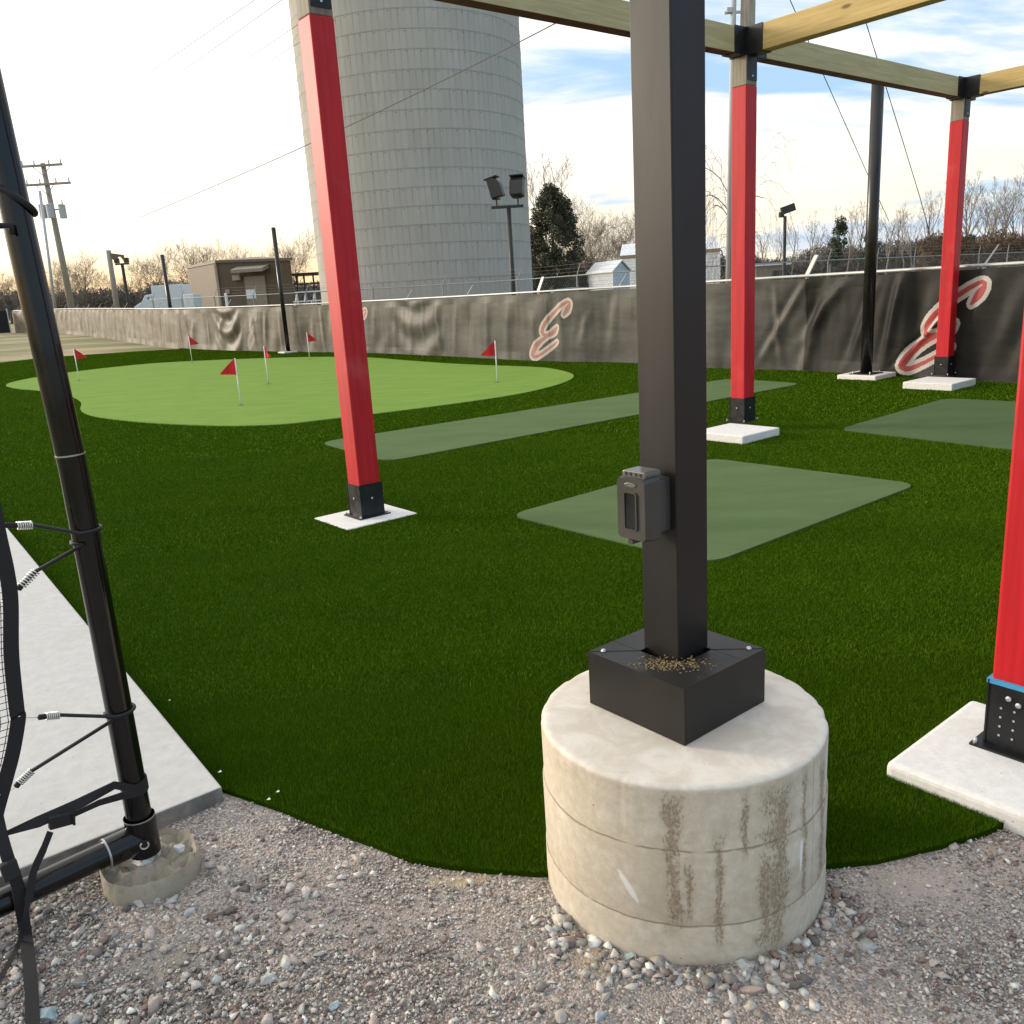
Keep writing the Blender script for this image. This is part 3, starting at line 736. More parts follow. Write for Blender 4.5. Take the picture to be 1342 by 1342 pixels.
def red_post(c, pz, brh, label, tape=False, side_plate=1):
    c = Vector((c.x, c.y, 0)); ax = (e, n, Z)
    m = MB(); m.box(c + Z * ((pz + 0.012 + HR) / 2), (PS, PS, HR - pz - 0.012), ax)
    post = m.build('post', mt_red, pergola, bevel=0.010, seg=3); tag(post, label)
    m = MB(); m.box(c + Z * ((HR + HB) / 2), (PS - 0.004, PS - 0.004, HB - HR), ax)
    uvbox(m, 'bare_wood_top', mt_rawwood, post, Z, bevel=0.008)
    t = 0.006
    m = MB()
    g0 = pz + 0.008
    for sgn in (1, -1):
        m.box(c + n * sgn * (PS / 2 + t / 2 + 0.001) + Z * (g0 + brh / 2), (PS + 0.02, t, brh), ax)
        m.box(c + e * sgn * (PS / 2 + t / 2 + 0.001) + Z * (g0 + brh / 2 - 0.002), (t, PS + 0.001, brh - 0.004), ax)
    m.box(c + Z * (pz + 0.004), (PS + 0.09, PS + 0.07, 0.008), ax)
    br = m.build('base_bracket', mt_steel, post)
    m = MB()
    cnt = [(i, j) for i in (-1, 1) for j in (-1, 1)]
    for sgn, (ax1, ax2) in ((-1, (e, n)), (1, (n, e))):
        for (du, dz) in ((0.0, 0.55),) if not tape else ((0.0, 0.72), (-.03, 0.78)):
            p = c + ax1 * sgn * (PS / 2 + t + 0.001) + ax2 * du + Z * (g0 + brh * dz)
            m.lathe([(0.009, 0), (0.009, 0.006), (0.005, 0.009)], p, 8, ax=ax1 * sgn)
        if tape:
            for r_ in range(4):
                for q_ in range(2):
                    p = c + ax1 * sgn * (PS / 2 + t + 0.001) + ax2 * (-0.03 + 0.04 * q_ - 0.02) + Z * (g0 + 0.04 + 0.032 * r_)
                    m.lathe([(0.004, 0), (0.004, 0.003)], p, 6, ax=ax1 * sgn)
    for i in (-1, 1):
        for j in (-1, 1): m.lathe([(0.008, 0), (0.008, 0.012), (0.004, 0.016)], c + e * i * (PS / 2 + 0.03) + n * j * (PS / 2 + 0.022) + Z * (pz + 0.008), 8)
    m.build('bolt', mt_bolt, post, split=True)
    if tape:
        m = MB(); q = 0.016
        m.box(c + Z * (g0 + brh - q / 2 + 0.003), (PS + 2 * t + 0.008, PS + 2 * t + 0.008, q), ax); m.build('blue_tape', mt_bluetape, post)
    # cap plates and beam sleeves
    m = MB()
    m.box(c + n * (PS / 2 + 0.004) + Z * (HB - 0.11), (PS - 0.03, 0.006, 0.235), ax)
    m.box(c + Z * (HB - 0.004), (PS + 0.03, PS + 0.03, 0.012), ax)
    sl_ = 0.17; tt = 0.006
    for dr, oth in ((e, n), (-e, n), (n, e)):
        if dr is not n and dr.dot(e) < 0 and c.x < -1: continue
        ctr = c + dr * (PS / 2 + sl_ / 2) + Z * (HB + BH / 2)
        axx = (dr, oth, Z)
        for sg in (-1, 1): m.box(ctr + oth * sg * (BW / 2 + tt / 2 + 0.001), (sl_, tt, BH + 0.012), axx)
        m.box(ctr - Z * (BH / 2 + 0.004), (sl_, BW, 0.006), axx)
    m.box(c + Z * (HB + BH / 2 + 0.003), (PS, PS, BH + 0.01), ax)
    m.build('cap_bracket', mt_steel, post)
    m = MB()
    for sg, a1, a2 in ((-1, e, n), (1, n, e)):
        m.lathe([(0.012, 0), (0.012, 0.01), (0.006, 0.014)], c + a1 * sg * (PS / 2 + 0.001) + Z * (HB + 0.12), 8, ax=a1 * sg)
    m.lathe([(0.009, 0), (0.009, 0.006)], c + n * (PS / 2 + 0.007) + Z * (HB - 0.19) , 8, ax=n)
    m.build('bolt', mt_bolt, post, split=True)
    return post
posts = [A0, A0 + e * S, A0 + e * 2 * S]
Dp = G(1287, 974, 0.07); Dc = Vector((Dp.x, Dp.y, 0)) + (e + n) * (PS / 2 + 0.009)
red_post(posts[0], 0.028, 0.245, 'left red post standing in front of the silo')
red_post(posts[1], 0.10, 0.25, 'red post just right of the black steel post')
red_post(posts[2], 0.11, 0.25, 'far right red post in front of the dark fence screen')
red_post(Dc, 0.07, 0.225, 'nearest red post, cut by the right edge, with blue tape above its bracket', tape=True)
E1 = posts[1] + n * S; F1 = posts[2] + n * S; D1 = posts[0] + n * S
for q in (E1, F1): red_post(q, 0.10, 0.25, 'outer red post of the near row')
def beam(a, b, dr, oth, mat, lab=None, under=True):
    a = a + dr * (PS / 2 + 0.005); b = b - dr * (PS / 2 + 0.005)
    m = MB(); ctr = (a + b) / 2 + Z * (HB + BH / 2); m.box(ctr, ((b - a).length, BW, BH), (dr, oth, Z))
    o = uvbox(m, 'beam', mat, pergola, dr, bevel=0.006)
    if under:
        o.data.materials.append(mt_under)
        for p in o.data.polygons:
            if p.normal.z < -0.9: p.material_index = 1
    if lab: tag(o, lab)
beam(posts[0], posts[1], e, n, mt_beamg, 'greenish beam crossing behind the black steel post')
beam(posts[1], posts[2], e, n, mt_beamg); beam(Dc if False else D1, E1, e, n, mt_beam); beam(E1, F1, e, n, mt_beam)
beam(posts[0], D1, n, e, mt_beam); beam(posts[1], E1, n, e, mt_beam, 'yellow pine beam with knots running out of the top of the picture', under=False); beam(posts[2], F1, n, e, mt_beam)

# ------------------------------------------------------------------ pier, cover box, steel post, outlet
m = MB(); prof = [(PR + 0.005, -0.2), (PR + 0.003, 0.0), (PR + 0.002, 0.11), (PR - 0.001, 0.115), (PR, 0.122), (PR + 0.001, 0.31), (PR - 0.003, 0.316), (PR - 0.002, PZ - 0.016), (PR - 0.004, PZ - 0.007), (PR - 0.009, PZ - 0.002), (PR - 0.018, PZ), (PR - 0.03, PZ + 0.0005), (0.2, PZ + 0.001), (0.02, PZ + 0.002)]
K = 320; vs = []
for (r_, z_) in prof:
    for j in range(K):
        t = 2 * math.pi * j / K
        rr = r_ * (1 + 0.006 * math.sin(2 * t + 1) + 0.003 * math.sin(5 * t)) if r_ > 0.3 else r_
        cx_n = 40 * math.cos(t) + 60; cy_n = 40 * math.sin(t) + 60; ch_ = max(0, float(vnoise(cx_n * 0.35, cy_n * 0.35)) - 0.5) * 2 + max(0, float(vnoise(cx_n * 1.1, cy_n * 1.1)) - 0.7)
        if r_ > PR - 0.012 and z_ > PZ - 0.02: rr -= 0.0045 * ch_; z_j = z_ - 0.002 * ch_
        else: z_j = z_
        vs.append((PC.x + rr * math.cos(t), PC.y + rr * math.sin(t), z_j))
fs = [(i * K + j, i * K + (j + 1) % K, (i + 1) * K + (j + 1) % K, (i + 1) * K + j) for i in range(len(prof) - 1) for j in range(K)] + [tuple(range((len(prof) - 1) * K, len(prof) * K))]
m.add(vs, fs); o = m.build('concrete_pier', mt_pier, loc=PC); shade_auto(o, 50)
tag(o, 'round stained concrete pier in the gravel carrying the black steel post', 'pier')

BC = Vector((0.4175, 2.153, 0)); BS = 0.333
post_thing = thing('steel_post', BC + Z * PZ, 'thick square black steel post rising from the round concrete pier', 'post')
bh = 0.15
m = MB(); t = 0.003
for ax1, ax2, sg in ((e, n, 1), (e, n, -1), (n, e, 1), (n, e, -1)):
    m.box(BC + ax1 * sg * (BS / 2 - t / 2) + Z * (PZ + 0.003 + bh / 2), (t, BS - (0 if ax1 is e else 2 * t + 0.001), bh), (ax1, ax2, Z))
hole = 0.068
zt_ = PZ + bh + 0.0045
for sg in (1, -1):   # two folded lid halves meeting along the diagonal
    m.box(BC + e * sg * (hole + (BS / 2 - hole) / 2 + 0.0005) + Z * zt_, (BS / 2 - hole - 0.001, BS, t), (e, n, Z))
    m.box(BC + n * sg * (hole + (BS / 2 - hole) / 2) + Z * zt_, (2 * hole - 0.001, BS / 2 - hole, t), (e, n, Z))
cov = m.build('cover_box', mt_bronze, post_thing)
m = MB()
for sgn in (1, -1):
    c0 = BC + (e - n * -1) * 0 + (e * sgn - n * -sgn * -1) * 0
for cc in (BC + (-e - n) * (BS / 2 - 0.03), BC + (e + n) * (BS / 2 - 0.03)):
    m.lathe([(0.008, 0), (0.008, 0.002), (0.005, 0.006), (0.001, 0.0075)], Vector((cc.x, cc.y, zt_ + 0.0015)), 10)
m.build('screw', mt_bolt, cov, smooth=True, split=True)
m = MB()
for a1, a2 in ((-e - n, None), (e + n, None)):
    a1 = a1.normalized(); p0 = BC + a1 * (hole * 1.42); p1 = BC + a1 * (BS / 2 * 1.4)
    m.box((p0 + p1) / 2 + Z * (zt_ + 0.002), ((p1 - p0).length, 0.0018, 0.001), (a1, Z.cross(a1), Z))
m.build('lid_seam', mt_rubber, cov, split=True)
SP = 0.122; sc_ = Vector((0.424, 2.182, 0))
m = MB(); m.box(sc_ + Z * ((PZ + 0.01 + 5.2) / 2), (SP, SP, 5.2 - PZ - 0.01), (e, n, Z))
m.build('shaft', mt_bronze, post_thing, bevel=0.004)
# dried mud on the lid
m = MB()
for i in range(340):
    a = random.gauss(-0.02, 0.05); b = random.gauss(0.09, 0.022)
    p = BC + (-e + n) * 0.5 * (b * 1.4) + (e + n) * 0.5 * a * 1.5
    if abs((p - BC).dot(e)) > BS / 2 - 0.01 or abs((p - BC).dot(n)) > BS / 2 - 0.01: continue
    if abs((p - sc_).dot(e)) < SP / 2 + .002 and abs((p - sc_).dot(n)) < SP / 2 + .002: continue
    r_ = random.uniform(0.0008, 0.0035); k = 6; h = random.uniform(0.0004, 0.0012)
    ph = random.random() * 6
    m.prism([(p.x + r_ * random.uniform(.6, 1.3) * math.cos(ph + 6.283 * j / k), p.y + r_ * random.uniform(.6, 1.3) * math.sin(ph + 6.283 * j / k)) for j in range(k)], zt_ + 0.0012, zt_ + 0.0016 + h)
mt_mud = M('dried_mud', (0.22, 0.16, 0.07), 0.95, var=0.35, vs=60)
tag(m.build('mud_spatter', mt_mud, cov), kind='stuff')

# outlet cover on the -e face of the post
fo = sc_ - e * (SP / 2)
def onface(px, py): return GP(px, py, fo - e * 0.10, -e)
tl = onface(803, 622); bl = onface(812, 708); tr = onface(843, 628); brr = onface(851, 712)
oz0, oz1 = (bl.z + brr.z) / 2, (tl.z + tr.z) / 2
nc = ((tl + tr + bl + brr) / 4 - sc_).dot(n)
ow = 0.098; oh = oz1 - oz0; oc = sc_ + n * nc + Z * ((oz0 + oz1) / 2)
outlet = thing('outlet_box', oc - e * (SP / 2), 'dark weatherproof outlet cover with a small window mounted on the black steel post', 'outlet')
def faceprism(m, pts2, d0, d1, mi=0):
    """pts2 in (across n, up) around oc, extruded along -e from d0 to d1 off the post face"""
    k = len(pts2); vs = [oc - e * (SP / 2 + d) + n * a + Z * b for d in (d0, d1) for a, b in pts2]
    return m.add(vs, [tuple(range(k)), tuple(range(k, 2 * k))[::-1]] + [(i, k + i, k + (i + 1) % k, (i + 1) % k) for i in range(k)], mi)
def rr(wd, ht, r_, k=5, cx=0, cy=0, taper=0.0):
    out = []
    for (sx, sy, a0) in ((1, 1, 0), (-1, 1, 90), (-1, -1, 180), (1, -1, 270)):
        for i in range(k + 1):
            a = R(a0 + 90 * i / k); y_ = sy * (ht / 2 - r_) + r_ * math.sin(a)
            out.append((cx + sx * (wd / 2 - r_) * (1 + taper * y_ / ht) + r_ * math.cos(a), cy + y_))
    return out
m = MB(); faceprism(m, rr(ow * 0.86, oh * 0.86, 0.008), 0.001, 0.045); m.build('back_box', mt_outlet, outlet)
# domed cover: profile bulges in the middle of its height
m = MB(); NV = 14; secs = []
for dd in np.linspace(0, 1, 7):
    depth = 0.046 + dd * 0.054; sc2 = 1 - 0.06 * dd ** 3
    secs.append([oc - e * (SP / 2 + depth + (0.004 * math.sin(math.pi * (b / oh + 0.5)) * dd * (1 - dd) * 4)) + n * a * sc2 + Z * b * sc2 for a, b in rr(ow, oh, 0.012, 6)])
k = len(secs[0]); vs = [v for sct in secs for v in sct]
m.add(vs, [(i * k + j, (i + 1) * k + j, (i + 1) * k + (j + 1) % k, i * k + (j + 1) % k) for i in range(len(secs) - 1) for j in range(k)] + [tuple(range((len(secs) - 1) * k, len(secs) * k))[::-1], tuple(range(k))])
cv = m.build('cover', mt_outlet, outlet); shade_auto(cv, 40)
m = MB(); faceprism(m, rr(0.036, oh * 0.56, 0.005, cy=-0.004), 0.1, 0.1022); m.build('window', mt_outletw, cv, bevel=0.0015)
m = MB()
outer = rr(0.044, oh * 0.60, 0.008, cy=-0.004); inner = rr(0.036, oh * 0.56, 0.005, cy=-0.004); k = len(outer)
vs = [oc - e * (SP / 2 + d) + n * a + Z * b for d in (0.098, 0.1045) for a, b in outer] + [oc - e * (SP / 2 + d) + n * a + Z * b for d in (0.098, 0.1045) for a, b in inner]
fs = []
for i in range(k):
    j = (i + 1) % k
    fs += [(k + i, k + j, 3 * k + j, 3 * k + i), (i, j, k + j, k + i), (2 * k + j, 2 * k + i, 3 * k + i, 3 * k + j)]
m.add(vs, fs); m.build('window_frame', mt_outlet, cv)
m = MB(); faceprism(m, [(0.02 * math.cos(t), oh * 0.38 + 0.006 * math.sin(t)) for t in np.linspace(0, 6.283, 17)[:-1]], 0.1, 0.1025); m.build('badge', mt_outletlight, cv, bevel=0.001)
m = MB(); faceprism(m, rr(ow * 0.8, 0.018, 0.007, cy=oh / 2 + 0.004), 0.03, 0.088); hg = m.build('hinge', mt_outletlight, outlet, bevel=0.003)
m = MB()
for a in (-0.024, -0.009, 0.009, 0.024): faceprism(m, rr(0.007, 0.009, 0.002, cx=a, cy=oh / 2 + 0.005), 0.08, 0.0892)
m.build('hinge_slot', mt_rubber, hg, split=True)
m = MB(); faceprism(m, rr(0.016, 0.012, 0.003, cx=-0.01, cy=-oh / 2 - 0.005), 0.05, 0.095); m.build('latch', mt_outlet, outlet)

# ------------------------------------------------------------------ black net poles
def net_pole(base, z0, top, r_, label, sq=False):
    base = Vector((base.x, base.y, z0)); t_ = thing('net_pole', base, label, 'pole', 'tall black poles along the fence')
    m = MB(); m.tube([base, base + Z * (top - z0)], r_, 20); m.build('pole', mt_blackpole, t_, smooth=False).data.polygons.foreach_set('use_smooth', [len(f) == 4 for f in m.f])
    m = MB(); m.box(base + Z * 0.006, (r_ * 4.2, r_ * 4.2, 0.012), (e, n, Z)); bp = m.build('base_plate', mt_steel, t_)
    m = MB()
    for i in (-1, 1):
        for j in (-1, 1): m.lathe([(0.012, 0), (0.012, 0.02), (0.006, 0.03)], base + e * i * r_ * 1.6 + n * j * r_ * 1.6 + Z * 0.012, 8)
    m.build('anchor_bolt', mt_bolt, bp, split=True)
b1 = G(1135, 489.5, 0.085); net_pole(b1, 0.085, GY(1151, 112, b1.y).z + 0.3, 0.085, 'tall round black pole on a white pad between two red posts')
b2 = G(378, 461, 0.04); net_pole(b2, terr(b2.x, b2.y) + 0.06, GY(360, 298, b2.y).z, 0.07, 'black pole in front of the brown building')
b3_ = G(231, 455, 0.0); net_pole(b3_, terr(b3_.x, b3_.y) + 0.0, GY(212, 334, b3_.y).z, 0.075, 'black pole in front of the white truck')

# ------------------------------------------------------------------ flags
def flagstick(px, py, h, yawf, label, k=1.0, first=[None]):
    b_ = G(px, py, TZ + 0.014)
    t_ = thing('golf_flag', b_, label, 'flag', 'red flags on the putting green')
    m = MB(); m.tube([b_ - Z * 0.03, b_ + Z * h], 0.011, 8); m.build('stick', mt_white, t_, smooth=True)
    m = MB(); m.lathe([(0.054, 0.0005), (0.054, 0.002)], b_, 20); m.build('cup', mt_cup, t_)
    d_ = Vector((math.cos(yawf), math.sin(yawf), 0)); m = MB(); q = Z.cross(d_)
    H_ = 0.27 * k; L_ = 0.25 * k; N1, N2 = 8, 4; vs = []
    for i in range(N1 + 1):
        s_ = i / N1
        for j in range(N2 + 1):
            v_ = (j / N2 - 0.5) * (1 - 0.92 * s_)
            vs.append(b_ + Z * (h - H_ / 2 - 0.0 + v_ * H_ - 0.10 * s_ * k) + d_ * (0.011 + L_ * s_) + q * 0.02 * math.sin(s_ * 7 + px))
    nn = len(vs); vs += [v + q * 0.004 for v in vs]
    fs = []
    for i in range(N1):
        for j in range(N2):
            a = i * (N2 + 1) + j; fs += [(a, a + 1, a + N2 + 2, a + N2 + 1), (nn + a, nn + a + N2 + 1, nn + a + N2 + 2, nn + a + 1)]
    m.add(vs, fs); m.build('pennant', mt_flag, t_, smooth=True)
def fh(px, py, tx, ty): b_ = G(px, py, TZ); return GY(tx, ty, b_.y).z - b_.z
for (px, py, tx, ty, yw, lab, k) in ((316, 531, 309, 470, R(200), 'nearest red golf flag, at the front of the putting green', 1.0), (104, 499, 99, 457, R(20), 'leftmost red golf flag beside the black net frame tube', 1.0),
        (252, 475, 247, 441, R(15), 'red golf flag behind, in line with the black pole by the truck', 1.0), (352, 503, 346, 454, R(-50), 'red golf flag seen edge on, right of the nearest flag', 0.9),
        (406, 471, 404, 436, R(12), 'farthest red golf flag near the left red post', 1.0), (652, 501, 649, 447, R(190), 'rightmost red golf flag alone at the right end of the putting green', 1.0)):
    flagstick(px, py, fh(px, py, tx, ty), yw, lab, k)

# ------------------------------------------------------------------ near fence with windscreen
U0 = 0.0; UK = f_u(471, 398); UD = f_u(1057, 420)
UEND = FU[-1]
fence = thing('windscreen_fence', (*fpt(12), 0), 'low chain link fence with top rail wrapped in brown fabric windscreen around the turf', 'fence')
folds = []
rf = random.Random(5)
u = 0.0
while u < 60:
    dense = 1.0
    v0 = rf.choice([1.0, 1.0, 0.9, 0.7]); v1 = rf.choice([0.0, 0.15, 0.3]); sl_ = rf.uniform(0.2, 1.1) if u < UD else rf.uniform(-0.3, 0.5)
    folds.append((u, v0, u + sl_ * (1 if u < UD else 0.6), v1, rf.uniform(0.06, 0.16), rf.uniform(0.015, 0.045 if u < UD else 0.032)))
    u += rf.uniform(0.3, 0.75) * (1.0 if u < UD + 1 else 1.6)
# swagged cloth near the brown building, and sagging cloth by the kink
us = f_u(300, 430)
swags = [(us, 1.0, 1.0, 0.07, 7), (f_u(550, 430), 1.5, 1.1, 0.03, 3)]
def disp(U, V):
    """U metres along, V 0..1 up; returns offset towards the turf"""
    D = 0.012 * np.sin(U * 5.1 + 2 * V + 3 * vnoise(U * 0.9, V * 2)) + 0.03 * (vnoise(U * 1.3 + 4, V * 1.6) - 0.5) + 0.008 * (vnoise(U * 9, V * 3) - 0.5)
    for (a, va, b, vb, wd, am) in folds:
        near = (U > min(a, b) - 0.4) & (U < max(a, b) + 0.4)
        if not near.any(): continue
        t = np.clip((V - vb) / (va - vb), -0.3, 1.3); c = b + (a - b) * t
        env = np.clip(1.5 - np.abs((t - 0.5) * 2) * 1.2, 0, 1)
        x = (U - c) / wd
        D = D + near * env * am * (np.exp(-x * x) - 0.5 * np.exp(-((x - 1.6) ** 2)))
    for (c, hw, vt, am, nn) in swags:
        x = (U - c) / hw; ins = np.clip(1 - x * x, 0, 1)
        ph = (vt - V) * 6.0 - ins * 2.6
        D = D + ins * am * np.sin(ph * 2.0) * np.clip(1.2 - abs(V - 0.6), 0, 1)
    # hem kicks out at the ground in places, tight at the top
    D = D * np.clip((1.02 - V) * 8, 0.1, 1) + 0.05 * np.clip(0.15 - V, 0, 1) / 0.15 * np.clip(vnoise(U * 1.7, 3.3) - 0.4, 0, 1) * 1.4
    return D
def logo_fields(P, segs):
    """distance in normalised units minus half width"""
    best = np.full(P.shape[0], 9999.0)
    for path in segs:
        for (x0, y0, w0), (x1, y1, w1) in zip(path[:-1], path[1:]):
            dx, dy = x1 - x0, y1 - y0; L = dx * dx + dy * dy + 1e-9
            t = np.clip(((P[:, 0] - x0) * dx + (P[:, 1] - y0) * dy) / L, 0, 1)
            dd = np.hypot(P[:, 0] - x0 - t * dx, P[:, 1] - y0 - t * dy) - (w0 + (w1 - w0) * t)
            best = np.minimum(best, dd - 5)
    return best
def smooth_path(path):
    P = catmull([(a, b, c) for a, b, c in path], 8); return [tuple(p) for p in P]
ESEG = [smooth_path([(925, 405, 12), (985, 330, 36), (1035, 245, 14), (985, 225, 16), (850, 290, 18), (650, 430, 18), (530, 560, 22), (495, 650, 24), (540, 700, 22), (630, 690, 24), (720, 640, 32), (770, 590, 14)]),
        smooth_path([(640, 690, 8), (500, 760, 22), (370, 850, 34), (275, 960, 38), (255, 1020, 22), (330, 1030, 20), (450, 985, 16), (580, 915, 13), (700, 840, 12), (765, 800, 6)])]
OUTL = 38
logos = []
def add_logo(uc, wide, v0, v1, mw, mr): logos.append((uc, wide, v0, v1, mw, mr))
uL = f_u(1178, 495); uR = f_u(1304, 372); add_logo((uL + uR) / 2, uL - uR, 0.045, 0.925, 5, 6)
uL = f_u(698, 470); uR = f_u(753, 398); add_logo((uL + uR) / 2, uL - uR, 0.03, 0.90, 3, 4)
uL = f_u(455, 440); uR = f_u(484, 405); add_logo((uL + uR) / 2, uL - uR, 0.14, 0.90, 3, 4)
uL = f_u(325, 440); uR = f_u(339, 405); add_logo((uL + uR) / 2, uL - uR, 0.05, 0.97, 7, 7)

def windscreen(ua, ub, ru, rv, base_mi, label):
    U = np.linspace(ua, ub, max(2, int((ub - ua) / ru))); V = np.linspace(0.0, 1, rv)
    UU, VV = np.meshgrid(U, V); D = disp(UU, VV) + 0.075
    px_ = np.interp(UU, FU, FL[:, 0]); py_ = np.interp(UU, FU, FL[:, 1])
    dx_ = np.interp(UU + 0.3, FU, FL[:, 0]) - np.interp(UU - 0.3, FU, FL[:, 0]); dy_ = np.interp(UU + 0.3, FU, FL[:, 1]) - np.interp(UU - 0.3, FU, FL[:, 1])
    L = np.hypot(dx_, dy_) + 1e-9; nx, ny = -dy_ / L, dx_ / L
    # normal towards camera side
    sgn = np.where(nx * (0 - px_) + ny * (2 - py_) > 0, 1, -1); nx *= sgn; ny *= sgn
    sag = 0.03 * (vnoise(UU * 1.6, 7.7) ** 2) + 0.006
    X = px_ + nx * D; Y = py_ + ny * D; ZT = terr_np(px_, py_)
    ZZ = ZT - 0.02 + VV * (FH - sag)
    k = len(U); idx = np.arange(len(V) * k).reshape(len(V), k)
    q = np.stack([idx[:-1, :-1], idx[:-1, 1:], idx[1:, 1:], idx[1:, :-1]], -1).reshape(-1, 4)
    cu = UU.ravel()[q].mean(1); cvv = VV.ravel()[q].mean(1)
    mi = np.full(len(q), base_mi)
    for (uc, wide, v0, v1, mw, mr) in logos:
        a = 195 + (1 - (cu - (uc - wide / 2)) / wide) * 890; b = 1090 - (cvv - v0) / (v1 - v0) * 910
        sel = (a > 100) & (a < 1200) & (b > 100) & (b < 1200)
        if not sel.any(): continue
        f_ = np.full(len(q), 99.0); f_[sel] = logo_fields(np.stack([a[sel], b[sel]], -1), ESEG)
        mi[f_ < OUTL] = mw; mi[f_ < 0] = mr
    o_ = WL[fence.name]
    o = raw_mesh('windscreen', np.stack([X - o_.x, Y - o_.y, ZZ - o_.z], -1).reshape(-1, 3), q.ravel(), 4, mt_fabL, smooth=True)
    for mm in (mt_fabM, mt_fabR, mt_logo_wf, mt_logo_rf, mt_logo_w, mt_logo_r, mt_logo_t): o.data.materials.append(mm)
    o.data.polygons.foreach_set('material_index', mi.astype(np.int32))
    uvl = o.data.uv_layers.new(name='UVMap')
    li = q.ravel(); uvl.data.foreach_set('uv', np.stack([UU.ravel()[li], VV.ravel()[li] * FH], -1).astype(np.float32).ravel())
    o.parent = fence; WL[o.name] = o_
    tag(o, label)
windscreen(U0, UD, 0.012, 150, 2, 'dark windscreen panel with a red and white letter E')
windscreen(UD - 0.02, UK, 0.014, 120, 1, 'grey brown windscreen panels with a faded pink letter E')
windscreen(UK - 0.02, UEND, 0.035, 50, 0, 'tan windscreen panels, sagging in folds')
# posts, rail, arms
m = MB(); rail = []
for u in np.arange(0, UEND, 0.8): q = fpt(u); rail.append(Vector((q[0], q[1], terr(q[0], q[1]) + FH + 0.005)))
m.tube(rail, 0.024, 10); m.build('top_rail', mt_galv, fence, smooth=True)
m_b = MB(); rail2 = [p - Z * (FH - 0.06) for p in rail]
def armdir(u): a = fpt(u - 0.3); b = fpt(u + 0.3); t_ = Vector((b[0] - a[0], b[1] - a[1], 0)).normalized(); q = Vector((-t_.y, t_.x, 0)); return t_, (q if q.y > 0 else -q)
apx = [f_u(705, 384), f_u(1057, 364), f_u(532, 393), f_u(296, 401)]
ulist = []
u = apx[1] - 3.05
while u > 0: ulist.append(u); u -= 3.05
ulist += list(np.linspace(apx[1], apx[0], 4)) + list(np.linspace(apx[0], apx[2], 3)[1:]) + list(np.linspace(apx[2], apx[3], 3)[1:]) + list(np.arange(apx[3] + 3.4, UEND, 3.4))
for u in ulist:
    q = fpt(u); z0 = terr(q[0], q[1]); t_, back = armdir(u); b_ = Vector((q[0], q[1], z0)) + back * 0.02
    m = MB(); m.tube([b_, b_ + Z * (FH + 0.02)], 0.028, 10); m.build('fence_post', mt_galv, fence, smooth=False)
    m = MB(); big = min(abs(u - apx[0]), abs(u - apx[1])) < 0.01
    dirn = (back * 0.55 + Z * 0.75 - t_ * 0.25).normalized()
    if big: m.box(b_ + Z * (FH + 0.02) + (back * 0.1 + Z * .75 - t_ * 0.35).normalized() * 0.17, (0.34, 0.075, 0.035), ((back * 0.1 + Z * .75 - t_ * 0.35).normalized(), t_, back))
    else: m.tube([b_ + Z * (FH), b_ + Z * (FH + 0.03) + dirn * 0.3], [0.016, 0.01], 8)
    m.build('barbed_wire_arm', mt_galv, fence)

# lower black fence running off to the left
q0 = Vector((-35.6, 65.3, 0)); bfence = thing('black_fence', q0 + Z * terr(q0.x, q0.y), 'dark screened fence far off at the left edge', 'fence')
m = MB(); m2 = MB(); prev = None
for i in range(9):
    p = q0 + Vector((-3.2 * i - 0.4, -1.1 * i, 0)); z0 = terr(p.x, p.y); p.z = z0
    m2.tube([p, p + Z * 1.75], 0.04, 8)
    if prev is not None:
        d_ = (p - prev); ax_ = d_.normalized(); m.add([prev + Z * .02, p + Z * .02, p + Z * 1.6, prev + Z * 1.6, prev + Z * .02 + Vector((0, .03, 0)), p + Z * .02 + Vector((0, .03, 0)), p + Z * 1.6 + Vector((0, .03, 0)), prev + Z * 1.6 + Vector((0, .03, 0))], [(0, 1, 2, 3), (7, 6, 5, 4), (0, 4, 5, 1), (1, 5, 6, 2), (2, 6, 7, 3), (3, 7, 4, 0)])
    prev = p
m.build('screen', mt_blackfab, bfence); m2.build('post', mt_galv, bfence, split=True)

# ------------------------------------------------------------------ second fence with barbed wire
F2 = [(473, 31.5), (560, 30), (697, 27.5), (829, 23.5), (960, 24), (1095, 26), (1200, 30), (1300, 35), (1400, 41)]
f2pts = []
for px, Y_ in F2:
    d_ = ray(px, 380); X_ = d_.x / d_.y * Y_; f2pts.append((X_, Y_))
f2pts = [(-16, 41)] + [(-9, 34)] + f2pts
F2L = catmull(f2pts, 8); F2U = np.concatenate([[0], np.cumsum(np.linalg.norm(np.diff(F2L, axis=0), axis=1))])
fen2 = thing('barbed_wire_fence', (f2pts[4][0], f2pts[4][1], 0), 'plain galvanised chain link fence with angled barbed wire arms beyond the windscreen', 'fence')
H2 = 1.95
def p2(u): x, y = np.interp(u, F2U, F2L[:, 0]), np.interp(u, F2U, F2L[:, 1]); return Vector((x, y, terr(x, y)))
m = MB(); us_ = np.arange(0, F2U[-1], 1.0); m.tube([p2(u) + Z * H2 for u in us_], 0.016, 8); m.build('top_rail', mt_galvd, fen2); m = MB(); m.tube([p2(u) + Z * (H2 - 0.55) for u in us_], 0.010, 6); m.build('middle_rail', mt_galvd, fen2)
mw = MB()
for u in np.arange(0.3, F2U[-1], 3.0):
    b_ = p2(u); t_ = (p2(u + .2) - p2(u - .2)).normalized(); m = MB(); m.tube([b_, b_ + Z * (H2 + 0.02)], 0.024, 8)
    m.tube([b_ + Z * H2, b_ + Z * (H2 + 0.32) + t_ * 0.22 + Vector((0, 0.1, 0))], [0.016, 0.01], 6); m.build('fence_post', mt_galvd, fen2)
